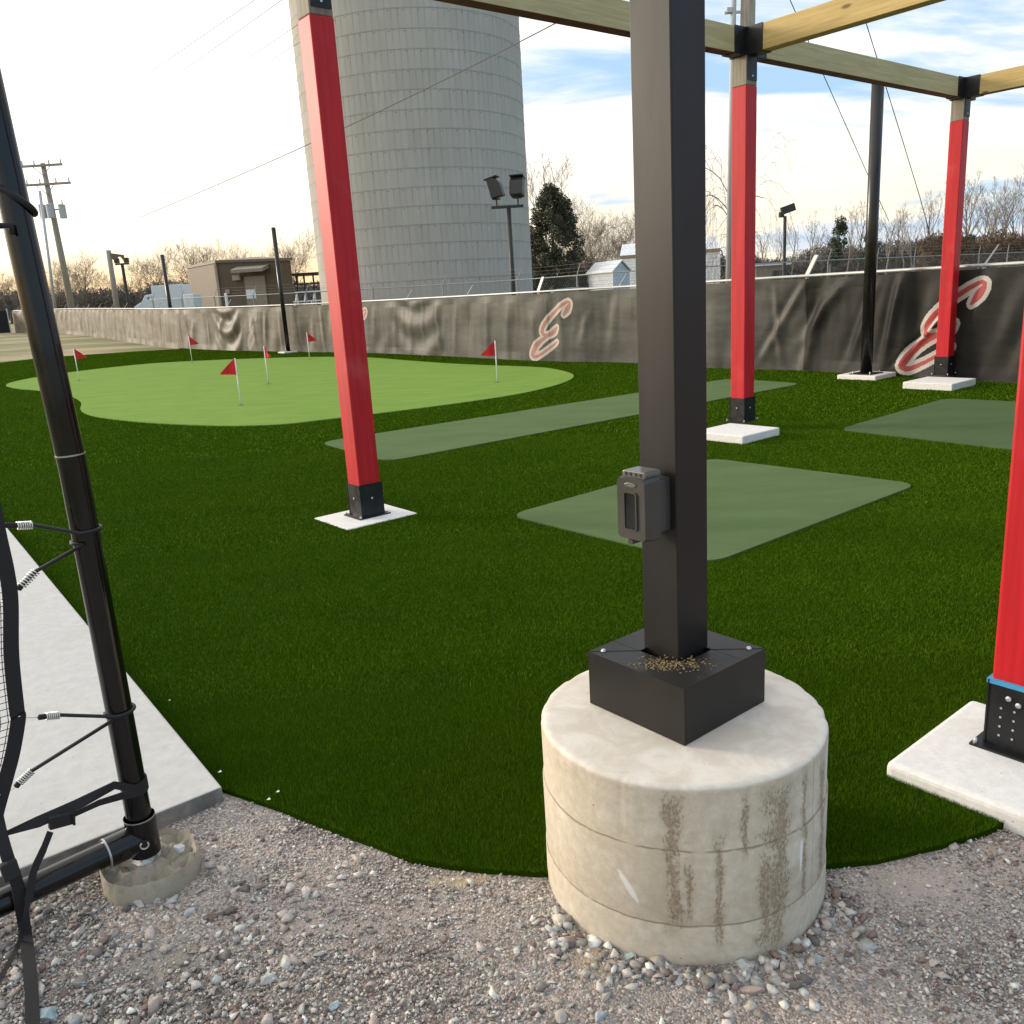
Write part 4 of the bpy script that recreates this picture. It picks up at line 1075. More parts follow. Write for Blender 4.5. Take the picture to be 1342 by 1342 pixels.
for k_ in (0.33, 0.66, 1.0):
    mw.tube([p2(u) + Z * (H2 + 0.32 * k_) + (p2(u + .2) - p2(u - .2)).normalized() * 0.22 * k_ + Vector((0, 0.1 * k_, 0)) for u in us_[1:]], 0.0025, 4)
mw.build('barbed_wire', mt_galvd, fen2, split=True)
# diamond mesh of the chain link
nm = 0; vs = []; fs = []
Lf = F2U[-1]; stp = 0.12
for sgn in (1, -1):
    for u0 in np.arange(-H2, Lf + H2, stp):
        uu = [u0, u0 + sgn * (H2 - 0.1)]
        if min(uu) < 0 or max(uu) > Lf: continue
        a = p2(uu[0]) + Z * 0.05; b = p2(uu[1]) + Z * (H2 - 0.02)
        k = len(vs); vs += [a, a + Vector((0.004, 0, 0)), b + Vector((0.004, 0, 0)), b, a + Vector((0.002, 0.004, 0)), b + Vector((0.002, 0.004, 0))]
        fs += [(k, k + 1, k + 2, k + 3), (k + 1, k + 4, k + 5, k + 2), (k + 4, k, k + 3, k + 5)]
m = MB(); m.add(vs, fs); m.build('chain_link', mt_galvd, fen2)

# ------------------------------------------------------------------ silo
sb = R(-4.51); SD = 38.0; SR = SD * math.sin(R(6.74)); SX, SY = SD * math.sin(sb), SD * math.cos(sb); SH = 19.0
silo = thing('silo', (SX, SY, 0), 'huge round grey concrete stave silo with hoops rising out of the top of the picture', 'silo')
K = 160; zs = [-0.3, 1.0, 5, 10, 15, SH]; vs = []; uvs = []
for z_ in zs:
    for j in range(K + 1):
        t = 2 * math.pi * j / K + 1.2; vs.append((SX + SR * math.cos(t), SY + SR * math.sin(t), z_)); uvs.append((SR * 2 * math.pi * j / K, z_ + 0.35))
m = MB(); fs = [(i * (K + 1) + j, i * (K + 1) + j + 1, (i + 1) * (K + 1) + j + 1, (i + 1) * (K + 1) + j) for i in range(len(zs) - 1) for j in range(K)]
m.add(vs, fs); o = m.build('stave_wall', mt_silo, silo, smooth=True)
uvl = o.data.uv_layers.new(name='UVMap')
for l in o.data.loops: uvl.data[l.index].uv = uvs[l.vertex_index]
m = MB()
z_ = 0.655 * 0.97 - 0.35
hoops = []
while z_ < SH:
    m.lathe([(SR + 0.001, -0.008), (SR + 0.007, -0.008), (SR + 0.007, 0.008), (SR + 0.001, 0.008)], (SX, SY, z_), K); z_ += 0.655
m.build('hoop', M('rusted_hoop', (0.37, 0.36, 0.34), 0.7, var=0.2), silo, split=True)
m = MB(); m.lathe([(SR + 0.02, 0), (SR + 0.02, 0.15), (SR * 0.9, 1.0), (SR * 0.62, 2.2), (SR * 0.25, 2.9), (0.05, 3.0)], (SX, SY, SH), 64); m.build('roof', mt_metroof, silo, smooth=True)

# ------------------------------------------------------------------ lamp post with two floodlights in front of the silo
def base_at(px, Y_):
    d_ = ray(px, 385); X_ = d_.x / d_.y * Y_; return Vector((X_, Y_, terr(X_, Y_)))
Yl = 30.5; lb = GY(673, 384, Yl); lb = Vector((lb.x, lb.y, 0))
lt = GY(665, 271, Yl); ltop = lt.z
lamp = thing('floodlight_pole', lb, 'dark pole with two box floodlights standing in front of the silo', 'light pole')
m = MB(); m.tube([lb, lb + Z * ltop], [0.085, 0.07], 12); m.build('pole', mt_lampbody, lamp, smooth=True)
xa = GY(644, 272, Yl).x - lb.x; xb = GY(686, 270, Yl).x - lb.x
m = MB(); m.box(lb + Z * ltop + Vector(((xa + xb) / 2, 0, 0)), (xb - xa, 0.09, 0.09)); m.build('crossbar', mt_lampbody, lamp)
for px, yw in ((651, R(165)), (679, R(75))):
    ox = GY(px, 270, Yl).x - lb.x; c_ = lb + Z * (ltop + 0.62) + Vector((ox, 0, 0))
    dr = Vector((math.cos(yw), math.sin(yw), -0.25)).normalized(); sd_ = Z.cross(dr).normalized(); upv = dr.cross(sd_)
    m = MB(); wv, hv, dv = 0.44, 0.62, 0.2
    pr = [(-dv, -hv / 2), (dv, -hv / 2 + 0.0), (dv, hv / 2), (-dv * 0.2, hv / 2), (-dv, 0.12)]
    vs = [c_ + dr * a + upv * b + sd_ * w_ for w_ in (-wv / 2, wv / 2) for a, b in pr]; k = len(pr)
    m.add(vs, [tuple(range(k)), tuple(range(k, 2 * k))[::-1]] + [(i, k + i, k + (i + 1) % k, (i + 1) % k) for i in range(k)])
    h_ = m.build('floodlight', mt_lampbody, lamp, bevel=0.02)
    m = MB(); m.box(c_ + dr * (dv + 0.004), (0.008, wv * 0.86, hv * 0.86), (dr, sd_, upv)); m.build('lens', mt_lens, h_)
    m = MB(); m.box(c_ + upv * (hv / 2 + 0.02) + dr * 0.04, (dv * 2.3, wv * 1.06, 0.03), (dr, sd_, upv)); m.build('visor', mt_lampbody, h_)
    m = MB(); m.tube([lb + Z * ltop + Vector((ox, 0, 0)), lb + Z * (ltop + 0.34) + Vector((ox, 0, 0))], 0.03, 8)
    m.box(lb + Z * (ltop + 0.26) + Vector((ox, 0, 0)), (0.28, 0.05, 0.04)); m.build('bracket', mt_lampbody, h_)

# distant floodlight tower right
Yt = 62; tb = base_at(1027, Yt); tz = GY(1031, 283, Yt).z
t_ = thing('floodlight_tower', tb, 'distant thin floodlight mast right of the middle red post', 'light pole')
m = MB(); m.tube([tb, Vector((tb.x, tb.y, tz))], 0.12, 8); m.build('pole', mt_lampbody, t_)
m = MB(); tw = Vector((tb.x, tb.y, tz))
m.box(tw + Vector((0.2, 0, 0.45)), (0.95, 0.3, 0.5), (Vector((0.96, 0, 0.28)).normalized(), Vector((0, 1, 0)), Vector((-0.28, 0, 0.96)).normalized())); m.box(tw + Vector((-0.25, 0, 0.1)), (0.35, 0.2, 0.35)); m.build('floodlight', mt_lampbody, t_, bevel=0.02)

# ------------------------------------------------------------------ utility poles and lines
def util_pole(px, pytop, pbx, Y_, r_, label, name='utility_pole'):
    p = GY(pbx, 400, Y_); b_ = Vector((p.x, p.y, terr(p.x, p.y))); zt2 = GY(px, pytop, Y_).z
    return b_, zt2
Yu = 72; b_, zt2 = util_pole(56, 214, 94, Yu, 0.2, '')
up_ = thing('utility_pole', b_, 'wooden utility pole with two crossarms and three transformers at the left', 'utility pole')
lean = GY(56, 214, Yu).x - b_.x
def upt(z): return Vector((b_.x + lean * (z - b_.z) / (zt2 - b_.z), b_.y, z))
m = MB(); m.tube([upt(b_.z), upt(zt2)], [0.28, 0.18], 12); m.build('pole', mt_polewood, up_, smooth=True)
armends = []
for (xl, yl, xr, yr) in ((30, 217, 84, 218), (36, 241, 95, 242.5)):
    a = GY(xl, yl, Yu); b2_ = GY(xr, yr, Yu); zc = (a.z + b2_.z) / 2; m = MB()
    m.box(Vector(((a.x + b2_.x) / 2, b_.y - 0.25, zc)), (b2_.x - a.x, 0.14, 0.17)); c_ = upt(zc)
    ar = m.build('crossarm', mt_polewood, up_)
    m = MB()
    for sg in (-1, 1): m.tube([Vector((c_.x + sg * 0.75, b_.y - 0.34, zc)), Vector((c_.x, b_.y - 0.25, zc - 0.75))], 0.03, 6)
    m.build('brace', mt_polewood, ar, split=True)
    m = MB()
    for t in (0.03, 0.32, 0.68, 0.97):
        q = Vector((a.x + (b2_.x - a.x) * t, b_.y - 0.25, zc + 0.09)); m.tube([q, q + Z * 0.32], [0.06, 0.045], 8); armends.append(q + Z * 0.32)
    m.build('insulator', mt_xfmr, ar, split=True)
for px in (56, 69, 82):
    p = GY(px, 277, Yu - 0.4); m = MB(); m.lathe([(0.02, -0.52), (0.27, -0.52), (0.27, 0.42), (0.3, 0.45), (0.12, 0.55), (0.02, 0.56)], (p.x, p.y - (0.35 if px == 69 else 0), p.z), 20); tr_ = m.build('transformer', mt_xfmr, up_); shade_auto(tr_)
    m = MB(); q = Vector((p.x + 0.08, p.y, p.z + 0.5)); m.tube([q, q + Z * 0.4], [0.06, 0.03], 8); m.build('bushing', mt_polewood, tr_)
p = GY(69, 275, Yu - 0.3); m = MB(); m.box(p, (1.6, 0.08, 0.1)); m.build('transformer_bracket', mt_galv, up_)

Yv = 21.5; pb = GY(971, 556, Yv); bb = Vector((GY(973, 400, Yv).x, Yv, 0)); 
# tall pole behind the middle red post
axp = GY(980, 20, Yv); bot = GY(972, 370, Yv); 
pole2 = thing('utility_pole', Vector((bot.x, Yv, 0)), 'tall weathered utility pole with a conduit, hidden behind the middle red post', 'utility pole')
dx = (axp.x - bot.x) / (axp.z - bot.z)
def q2(z, ox=0, oy=0): return Vector((bot.x + dx * (z - bot.z) + ox, Yv + oy, z))
m = MB(); m.tube([q2(0), q2(11.5)], [0.19, 0.15], 16); m.build('pole', mt_polewood, pole2, smooth=True)
cx = GY(961, 20, Yv).x - axp.x
m = MB(); m.tube([q2(0, cx), q2(10.8, cx)], 0.065, 10); cd = m.build('conduit', mt_xfmr, pole2, smooth=True)
zb_ = GY(965, 16, Yv).z
m = MB(); m.box(q2(zb_, cx / 2 - 0.05), (abs(cx) + 0.3, 0.06, 0.05)); m.box(q2(zb_ + 0.04, cx - 0.1), (0.12, 0.16, 0.1)); m.build('standoff', mt_galv, cd)
m = MB(); m.box(q2(11.2, 0, -0.2), (2.4, 0.12, 0.14)); m.build('crossarm', mt_polewood, pole2)

def wire(pts, r_, label, grp='overhead wires'):
    m = MB(); m.tube(pts, r_, 5); o = m.build('overhead_wire', mt_wire, loc=pts[0]); return tag(o, label, 'wire', grp)
def sagline(a, b, sag, k=14): return [a.lerp(b, i / k) - Z * sag * 4 * (i / k) * (1 - i / k) for i in range(k + 1)]
w0 = GY(170, 291, 60); w1 = GY(395, 194, 34); w2 = GY(722, 33, 20)
# long cable sloping up across the silo
pa = []
for t in np.linspace(0, 1, 24):
    X_ = 185 + (800 - 185) * t; q_ = X_ - 190; pa.append((X_, 282 - 0.41 * q_ - 0.000107 * q_ * q_))
pts = [GY(X_, Y__, float(np.interp(X_, [185, 385, 722, 800], [40, 30, 20, 18]))) for X_, Y__ in pa]
wire(pts, 0.013, 'long thin cable sloping up across the silo')
wire([GY(1030, -12, 20), GY(1088, 118, 23), GY(1135, 224, 26), GY(1165, 290, 28)], 0.010, 'upper guy cable slanting down towards the black pole by the fence')
wire([GY(1120, -15, 20), GY(1135, 30, 21), GY(1180, 175, 23.5), GY(1206, 260, 25), GY(1226, 335, 27), GY(1230, 350, 27.3)], 0.011, 'lower guy cable slanting down behind the far red post')
for i, ((x0, y0, x1, y1), lb_) in enumerate(zip(((56, 212, 345, -8), (84, 213, 372, -2), (200, 162, 420, 12), (220, 163, 440, 26)), ('first', 'second', 'third', 'fourth'))):
    a = armends[(0, 3, 4, 7)[i]] if i < 2 else GY(x0, y0, 66); b = GY(x1, y1, 22)
    wire([a.lerp(b, t) for t in np.linspace(0, 1, 10)], 0.008, lb_ + ' power line from the left among those climbing right across the sky')

# poles near left: timber pole with drooping fixture, thin lamp pole
Yp = 58
def simple_pole(pt, pb_, Y_, r_, mat): a = GY(pb_[0], pb_[1], Y_); t__ = GY(pt[0], pt[1], Y_); a = Vector((t__.x, a.y, terr(a.x, a.y))); return a, Vector((t__.x, a.y, t__.z))
a, t__ = simple_pole((142, 328), (153, 403), Yp, 0.1, mt_polewood)
a.x = GY(153, 403, Yp).x
th = thing('banner_pole', a, 'grey pole with a dark drooping banner near the left side', 'pole')
m = MB(); m.tube([a, t__], [0.19, 0.15], 10); m.build('pole', mt_polewood, th, smooth=True)
m = MB(); vs = []; 
for i in range(9):
    s_ = i / 8; tp_ = GY(144 + 18 * s_, 331.5 + 2.5 * s_, Yp - 0.2); bt = GY(146 + 18 * s_, 338 + 3 * math.sin(s_ * 8) + 2 * s_, Yp - 0.2)
    vs += [tp_, bt, tp_ + Vector((0, .05, 0)), bt + Vector((0, .05, 0))]
m.add(vs, [(4 * i, 4 * i + 1, 4 * i + 5, 4 * i + 4) for i in range(8)] + [(4 * i + 2, 4 * i + 6, 4 * i + 7, 4 * i + 3) for i in range(8)]); m.build('banner', mt_brownroof, th)
a, t__ = simple_pole((160, 346), (167, 403), 66, 0.1, mt_lampbody)
th = thing('lamp_mast', a, 'thin dark lamp mast with small heads right of the banner pole', 'light pole')
m = MB(); m.tube([a, t__], 0.12, 8); m.build('pole', mt_lampbody, th)
m = MB(); m.box(t__, (1.0, 0.1, 0.12)); m.box(t__ + Vector((-0.35, 0, 0.25)), (0.32, 0.25, 0.35)); m.box(t__ + Vector((0.35, 0, 0.25)), (0.32, 0.25, 0.35)); m.build('lamp_head', mt_lampbody, th, split=True)
a, t__ = simple_pole((52, 250), (70, 402), 60, 0.1, mt_galv); a.x = GY(70, 402, 60).x
th = thing('steel_mast', a, 'slim pale steel mast right behind the black net frame tube', 'pole')
m = MB(); m.tube([a, t__], 0.10, 8); m.build('pole', mt_galv, th, smooth=True)

# ------------------------------------------------------------------ buildings and far things
def uvwall(o, sc=1.0):
    me = o.data; uvl = me.uv_layers.new(name='UVMap')
    for p in me.polygons:
        nn = p.normal
        if abs(nn.z) > 0.9: a1, a2 = Vector((1, 0, 0)), Vector((0, 1, 0))
        else: a1 = Z.cross(nn).normalized(); a2 = nn.cross(a1)
        for li in p.loop_indices:
            v = me.vertices[me.loops[li].vertex_index].co; uvl.data[li].uv = (v.dot(a1) * sc, v.dot(a2) * sc)
# brown building
Yb = 56.0
c0 = GY(290, 395, Yb); c0.z = terr(c0.x, c0.y)
zc = GY(283, 345, Yb).z; cR = GY(373, 342, Yb - 1.0); zR = cR.z
wR = (Vector((cR.x + 0.35, Yb - 1.0, 0)) - Vector((c0.x, c0.y, 0))); LR = wR.length; dR = wR.normalized()
lft = GY(236, 353, Yb + 6.5); dLv = Vector((lft.x + 0.5, Yb + 6.5, 0)) - Vector((c0.x, c0.y, 0)); LL = dLv.length; dL = dLv.normalized()
bld = thing('storage_building', (c0.x, c0.y, c0.z), 'brown metal building with tan door and small awning behind the left fence', 'building')
zl = lft.z
base = Vector((c0.x, c0.y, c0.z))
P0 = base; P1 = base + dR * LR; P2 = P1 + dL * LL; P3 = base + dL * LL
m = MB(); vs = [P0, P1, P2, P3] + [Vector((P0.x, P0.y, zc)), Vector((P1.x, P1.y, zR)), Vector((P2.x, P2.y, zl + 0.3)), Vector((P3.x, P3.y, zl))]
m.add(vs, [(0, 1, 5, 4), (1, 2, 6, 5), (2, 3, 7, 6), (3, 0, 4, 7), (4, 5, 6, 7)]); o = m.build('wall', mt_brown, bld); uvwall(o)
m = MB(); cen = sum(vs[4:], Vector()) / 4
vv = [cen + (v - cen) * 1.04 + Z * 0.01 for v in vs[4:]]; m.add(vv + [v + Z * 0.16 for v in vv], [(0, 3, 2, 1), (4, 5, 6, 7), (0, 1, 5, 4), (1, 2, 6, 5), (2, 3, 7, 6), (3, 0, 4, 7)]); m.build('roof', mt_brownroof, bld)
nR = Vector((dR.y, -dR.x, 0))
m = MB(); m.box(P0 + nR * 0.04 - dR * 0.02 + Z * ((zc - c0.z) / 2), (0.14, 0.14, zc - c0.z - 0.05), (dR, nR, Z)); m.build('corner_trim', mt_trim, bld)
def wallpt(px, py): return GP(px, py, P0, nR)
d0 = wallpt(320, 362); d1 = wallpt(347, 362)
m = MB(); dw = (d1 - d0).length; dz0 = c0.z + 0.1; m.box((d0 + d1) / 2 * 1 + nR * 0.04 + Z * (-(d0.z) + (d0.z + dz0) / 2), (dw, 0.06, d0.z - dz0), (dR, nR, Z)); dr_ = m.build('door', mt_tan, bld)
w0_ = wallpt(323, 380); w1_ = wallpt(337, 391); m = MB(); m.box((w0_ + w1_) / 2 + nR * 0.09, ((w1_ - w0_).dot(dR), 0.02, abs(w0_.z - w1_.z)), (dR, nR, Z)); m.build('notice', mt_paper, dr_)
a0 = wallpt(312, 353); a1 = wallpt(353, 352); m = MB(); m.box((a0 + a1) / 2 + nR * 0.5, ((a1 - a0).dot(dR), 1.0, 0.2), (dR, (nR + Z * -0.22).normalized(), (Z + nR * 0.22).normalized())); m.build('awning', mt_trim, bld)
m = MB(); m.box(wallpt(299, 382) + nR * 0.06, (0.28, 0.1, 0.25), (dR, nR, Z)); m.box(wallpt(312, 364) + nR * 0.15, (0.5, 0.3, 0.3), (dR, nR, Z)); m.build('wall_box', mt_trim, bld, split=True)
m = MB(); p = wallpt(312, 388); m.tube([Vector((p.x, p.y, c0.z)) + nR * 1.5, p + nR * 1.5 + Z * 0.2], 0.09, 8)
tag(m.build('bollard', mt_white, loc=Vector((p.x, p.y, c0.z)) + nR * 1.5), 'white bollard beside the door of the brown building', 'bollard')
# utility cabinet
Yc = 50; a = GY(240, 386, Yc); b = GY(254, 385, Yc); c = GY(263, 384, Yc + 1.0); zb = terr(a.x, a.y)
m = MB(); pts4 = [(a.x, Yc), (b.x, Yc - 0.2), (c.x, Yc + 1.0), (c.x - (b.x - a.x), Yc + 1.2)]; m.prism(pts4, zb, a.z)
o = m.build('utility_cabinet', mt_whitepaint, loc=(a.x, Yc, zb), bevel=0.03); tag(o, 'pale blue box shaped utility cabinet beside the brown building', 'cabinet')
# box truck
Ytk = 66
L = GY(174, 400, Ytk).x; Rr = GY(241, 400, Ytk).x; zt_b = GY(210, 374, Ytk).z; zg = terr(L, Ytk)
trk = thing('box_truck', ((L + Rr) / 2, Ytk, zg), 'white box truck facing left, parked behind the left fence', 'truck')
xb0 = GY(198, 380, Ytk).x; xc0 = GY(190, 385, Ytk).x
m = MB(); m.box(((xb0 + Rr) / 2, Ytk + 1.2, (zt_b + zg + 1.0) / 2), (Rr - xb0, 2.4, zt_b - zg - 1.0)); m.build('cargo_box', mt_whitepaint, trk, bevel=0.04)
zc1 = GY(190, 387, Ytk).z
m = MB(); pr = [(L, zg + 0.55), (L, zg + 1.35), (L + 0.2, zg + 1.5), (L + (xb0 - L) * 0.42, zg + 1.72), (L + (xb0 - L) * 0.62, zc1), (xb0 - 0.08, zc1 + 0.05), (xb0 - 0.08, zg + 0.55)]
vs = [(x, y, z) for y in (Ytk + 0.1, Ytk + 2.2) for x, z in pr]; k = len(pr)
m.add(vs, [tuple(range(k)), tuple(range(k, 2 * k))[::-1]] + [(i, k + i, k + (i + 1) % k, (i + 1) % k) for i in range(k)]); cab = m.build('cab', mt_whitepaint, trk, bevel=0.05)
m = MB(); m.add([(xc0 + 0.05, Ytk + 0.08, zg + 1.85), (xb0 - 0.4, Ytk + 0.08, zg + 1.85), (xb0 - 0.4, Ytk + 0.08, zc1 - 0.15), (xc0 + 0.3, Ytk + 0.08, zc1 - 0.15)], [(0, 1, 2, 3)]); m.build('side_window', mt_glass, cab)
for x_ in (L + 0.9, Rr - 1.0):
    for yy in (Ytk + 0.05, Ytk + 1.95):
        m = MB(); m.lathe([(0.2, 0), (0.45, 0.02), (0.48, 0.15), (0.45, 0.28), (0.2, 0.3)], (x_, yy, zg + 0.48), 20, ax=Vector((0, 1, 0))); m.build('wheel', mt_rubber, trk)
m = MB(); m.box(((L + Rr) / 2 + 0.3, Ytk + 1.2, zg + 0.8), (Rr - L - 0.8, 0.9, 0.25)); m.build('chassis', mt_rubber, trk)
# dark open shed + white railed bleacher right of the brown building
Yd = 60; x0 = GY(374, 370, Yd).x; x1 = GY(424, 370, Yd).x; zt3 = GY(395, 359, Yd).z; zg = terr(x0, Yd)
th = thing('open_shed', ((x0 + x1) / 2, Yd, zg), 'dark open sided shed between the brown building and the silo', 'shed')
m = MB(); m.box(((x0 + x1) / 2, Yd + 1.5, zt3), (x1 - x0, 3.4, 0.12)); m.build('roof', mt_lampbody, th)
for x_ in (x0 + 0.1, (x0 + x1) / 2, x1 - 0.1):
    for yy in (Yd, Yd + 3): m = MB(); m.box((x_, yy, (zt3 + zg) / 2 - .03), (0.1, 0.1, zt3 - zg - .06)); m.build('post', mt_lampbody, th)
for kz in (0.35, 0.6, 0.8):
    m = MB(); m.box(((x0 + x1) / 2, Yd + 2.0, zg + (zt3 - zg) * kz), (x1 - x0 - 0.3, 1.6, 0.1)); m.build('shelf', mt_lampbody, th)
Ybl = 46; x0 = GY(378, 390, Ybl).x; x1 = GY(419, 390, Ybl).x; zg = terr(x0, Ybl)
th = thing('bleachers', ((x0 + x1) / 2, Ybl, zg), 'small pale metal bleachers behind the fence left of the silo', 'bleachers')
zt4 = GY(398, 382, Ybl).z
for i in range(4):
    zz_ = zg + 0.5 + (zt4 - zg - 0.5) * i / 3
    m = MB(); m.box(((x0 + x1) / 2, Ybl + i * 0.55, zz_), (x1 - x0, 0.3, 0.06)); m.build('bench', mt_whitepaint, th)
for x_ in np.linspace(x0 + 0.1, x1 - 0.1, 4):
    m = MB(); m.tube([Vector((x_, Ybl, zg)), Vector((x_, Ybl, zg + 0.5)), Vector((x_, Ybl + 1.65, zt4)), Vector((x_, Ybl + 1.65, zg))], 0.04, 6); m.build('frame', mt_galv, th)
# white shed
Ys = 47
def shed(name, pl_, pm, pr_, eL, ridgeL, ridgeR, eR, Y0, dep, label, matw, matr):
    pass
aL = GY(771, 358, Ys + 2.6); aM = GY(803, 355, Ys); aR = GY(825, 354, Ys + 1.6); rL = GY(779, 346, Ys + 3.4); rR = GY(815, 344, Ys + 0.8)
zg = terr(aM.x, Ys)
th = thing('garden_shed', (aM.x, Ys, zg), 'small white shed with pitched roof right of the evergreen tree', 'shed')
uA = Vector((aL.x - aM.x, 2.6, 0)); uB = Vector((aR.x - aM.x, 1.6, 0)); B0 = Vector((aM.x, Ys, zg)); ze = (aM.z + aR.z) / 2 - 0.02; zr = (rR.z + rL.z) / 2
m = MB(); vs = [B0, B0 + uA, B0 + uA + uB, B0 + uB]; tops = [Vector((v.x, v.y, ze)) for v in vs]; rd = [Vector((B0.x, B0.y, zr)) + uB / 2, Vector((B0.x, B0.y, zr)) + uB / 2 + uA]
m.add(vs + tops + rd, [(0, 4, 5, 1), (1, 5, 9, 6, 2), (2, 6, 7, 3), (3, 7, 8, 4, 0)]); o = m.build('wall', mt_siding, th); uvwall(o)
m = MB(); ov = uA.normalized() * 0.15; dn = Z * -0.12; ob = uB.normalized() * 0.18
r0, r1 = rd[0] - ov + Z * 0.05, rd[1] + ov + Z * 0.05
for sg, e0, e1 in ((1, tops[0] - ov - ob + dn + Z * .06, tops[1] + ov - ob + dn + Z * .06), (-1, tops[3] - ov + ob + dn + Z * .06, tops[2] + ov + ob + dn + Z * .06)):
    q4 = [e0, e1, r1, r0]; m.add(q4 + [v + Z * 0.06 for v in q4], [(0, 1, 2, 3), (7, 6, 5, 4), (0, 4, 5, 1), (1, 5, 6, 2), (2, 6, 7, 3), (3, 7, 4, 0)])
o = m.build('roof', mt_metroof, th); uvwall(o)
# larger white building behind the steel post
Yw = 58; a = GY(812, 337, Yw); b = GY(944, 327, Yw - 5); zg = terr(a.x, Yw); rd_ = GY(870, 318, Yw - 2)
th = thing('metal_building', (a.x, Yw, zg), 'long white metal building partly hidden behind the black steel post', 'building')
q = [Vector((a.x, Yw, zg)), Vector((b.x, Yw - 5, zg)), Vector((b.x + 1.5, Yw + 3, zg)), Vector((a.x + 1.5, Yw + 8, zg))]
zz4 = [a.z, b.z, b.z + 0.1, a.z + 0.1]; tops = [Vector((v.x, v.y, z)) for v, z in zip(q, zz4)]
m = MB(); m.add(q + tops, [(0, 1, 5, 4), (1, 2, 6, 5), (2, 3, 7, 6), (3, 0, 4, 7)]); o = m.build('wall', mt_siding, th); uvwall(o)
mid0 = (tops[0] + tops[3]) / 2 + Z * 0.9; mid1 = (tops[1] + tops[2]) / 2 + Z * 0.9
m = MB(); m.add(tops + [mid0, mid1] , [(0, 1, 5, 4), (2, 3, 4, 5), (0, 4, 3), (1, 2, 5)]); o = m.build('roof', mt_metroof, th); uvwall(o)
m = MB(); m.box((tops[0] + tops[1]) / 2 + Vector((0, -0.06, 0)), ((tops[1] - tops[0]).length, 0.12, 0.16), ((tops[1] - tops[0]).normalized(), Vector((0, 1, 0)), Z)); m.build('gutter', mt_brownroof, th)
# tan hut on the right
Yh = 75; a = GY(985, 350, Yh); b = GY(1022, 344, Yh); zg = terr(a.x, Yh)
th = thing('field_hut', (a.x, Yh, zg), 'low pale hut beyond the fence right of the middle red post', 'hut')
m = MB(); m.box(((a.x + b.x) / 2, Yh, (zg + a.z) / 2), (b.x - a.x, 3, a.z - zg)); m.build('wall', mt_tan, th)
m = MB(); m.box(((a.x + b.x) / 2, Yh, a.z + 0.12), (b.x - a.x + 0.8, 3.6, 0.22)); m.build('roof', mt_metroof, th)
m = MB(); m.box(((a.x + b.x) / 2 + 0.6, Yh - 1.52, (zg + a.z) / 2), (1.0, 0.06, (a.z - zg) * 0.6)); m.build('door', mt_lampbody, th)
# parked car beside the silo
Yk = 40; a = GY(700, 380, Yk); zg = terr(a.x, Yk); cx_ = a.x + 0.9
car = thing('parked_car', (cx_, Yk, zg), 'blue grey car half hidden between the silo and the evergreen', 'car')
pr = [(-1.0, 0.35), (-1.0, 0.9), (-0.8, 1.0), (-0.35, 1.05), (0.05, 1.5), (0.8, 1.55), (1.5, 1.5), (1.9, 1.1), (2.2, 1.0), (2.25, 0.4)]
m = MB(); vs = [(cx_ + x, y, zg + z) for y in (Yk, Yk + 1.7) for x, z in pr]; k = len(pr)
m.add(vs, [tuple(range(k)), tuple(range(k, 2 * k))[::-1]] + [(i, k + i, k + (i + 1) % k, (i + 1) % k) for i in range(k)]); m.build('body', mt_blue, car, bevel=0.08, seg=3)
m = MB(); m.add([(cx_ - 0.15, Yk - 0.012, zg + 1.08), (cx_ + 1.5, Yk - 0.012, zg + 1.08), (cx_ + 1.35, Yk - 0.012, zg + 1.42), (cx_ + 0.15, Yk - 0.012, zg + 1.42)], [(0, 1, 2, 3)]); m.build('side_window', mt_glass, car)
for x_ in (-0.5, 1.6):
    for yy in (Yk - 0.03, Yk + 1.5): m = MB(); m.lathe([(0.18, 0), (0.31, 0.02), (0.33, 0.1), (0.31, 0.2), (0.18, 0.22)], (cx_ + x_, yy, zg + 0.33), 20, ax=Vector((0, 1, 0))); m.build('wheel', mt_rubber, car)

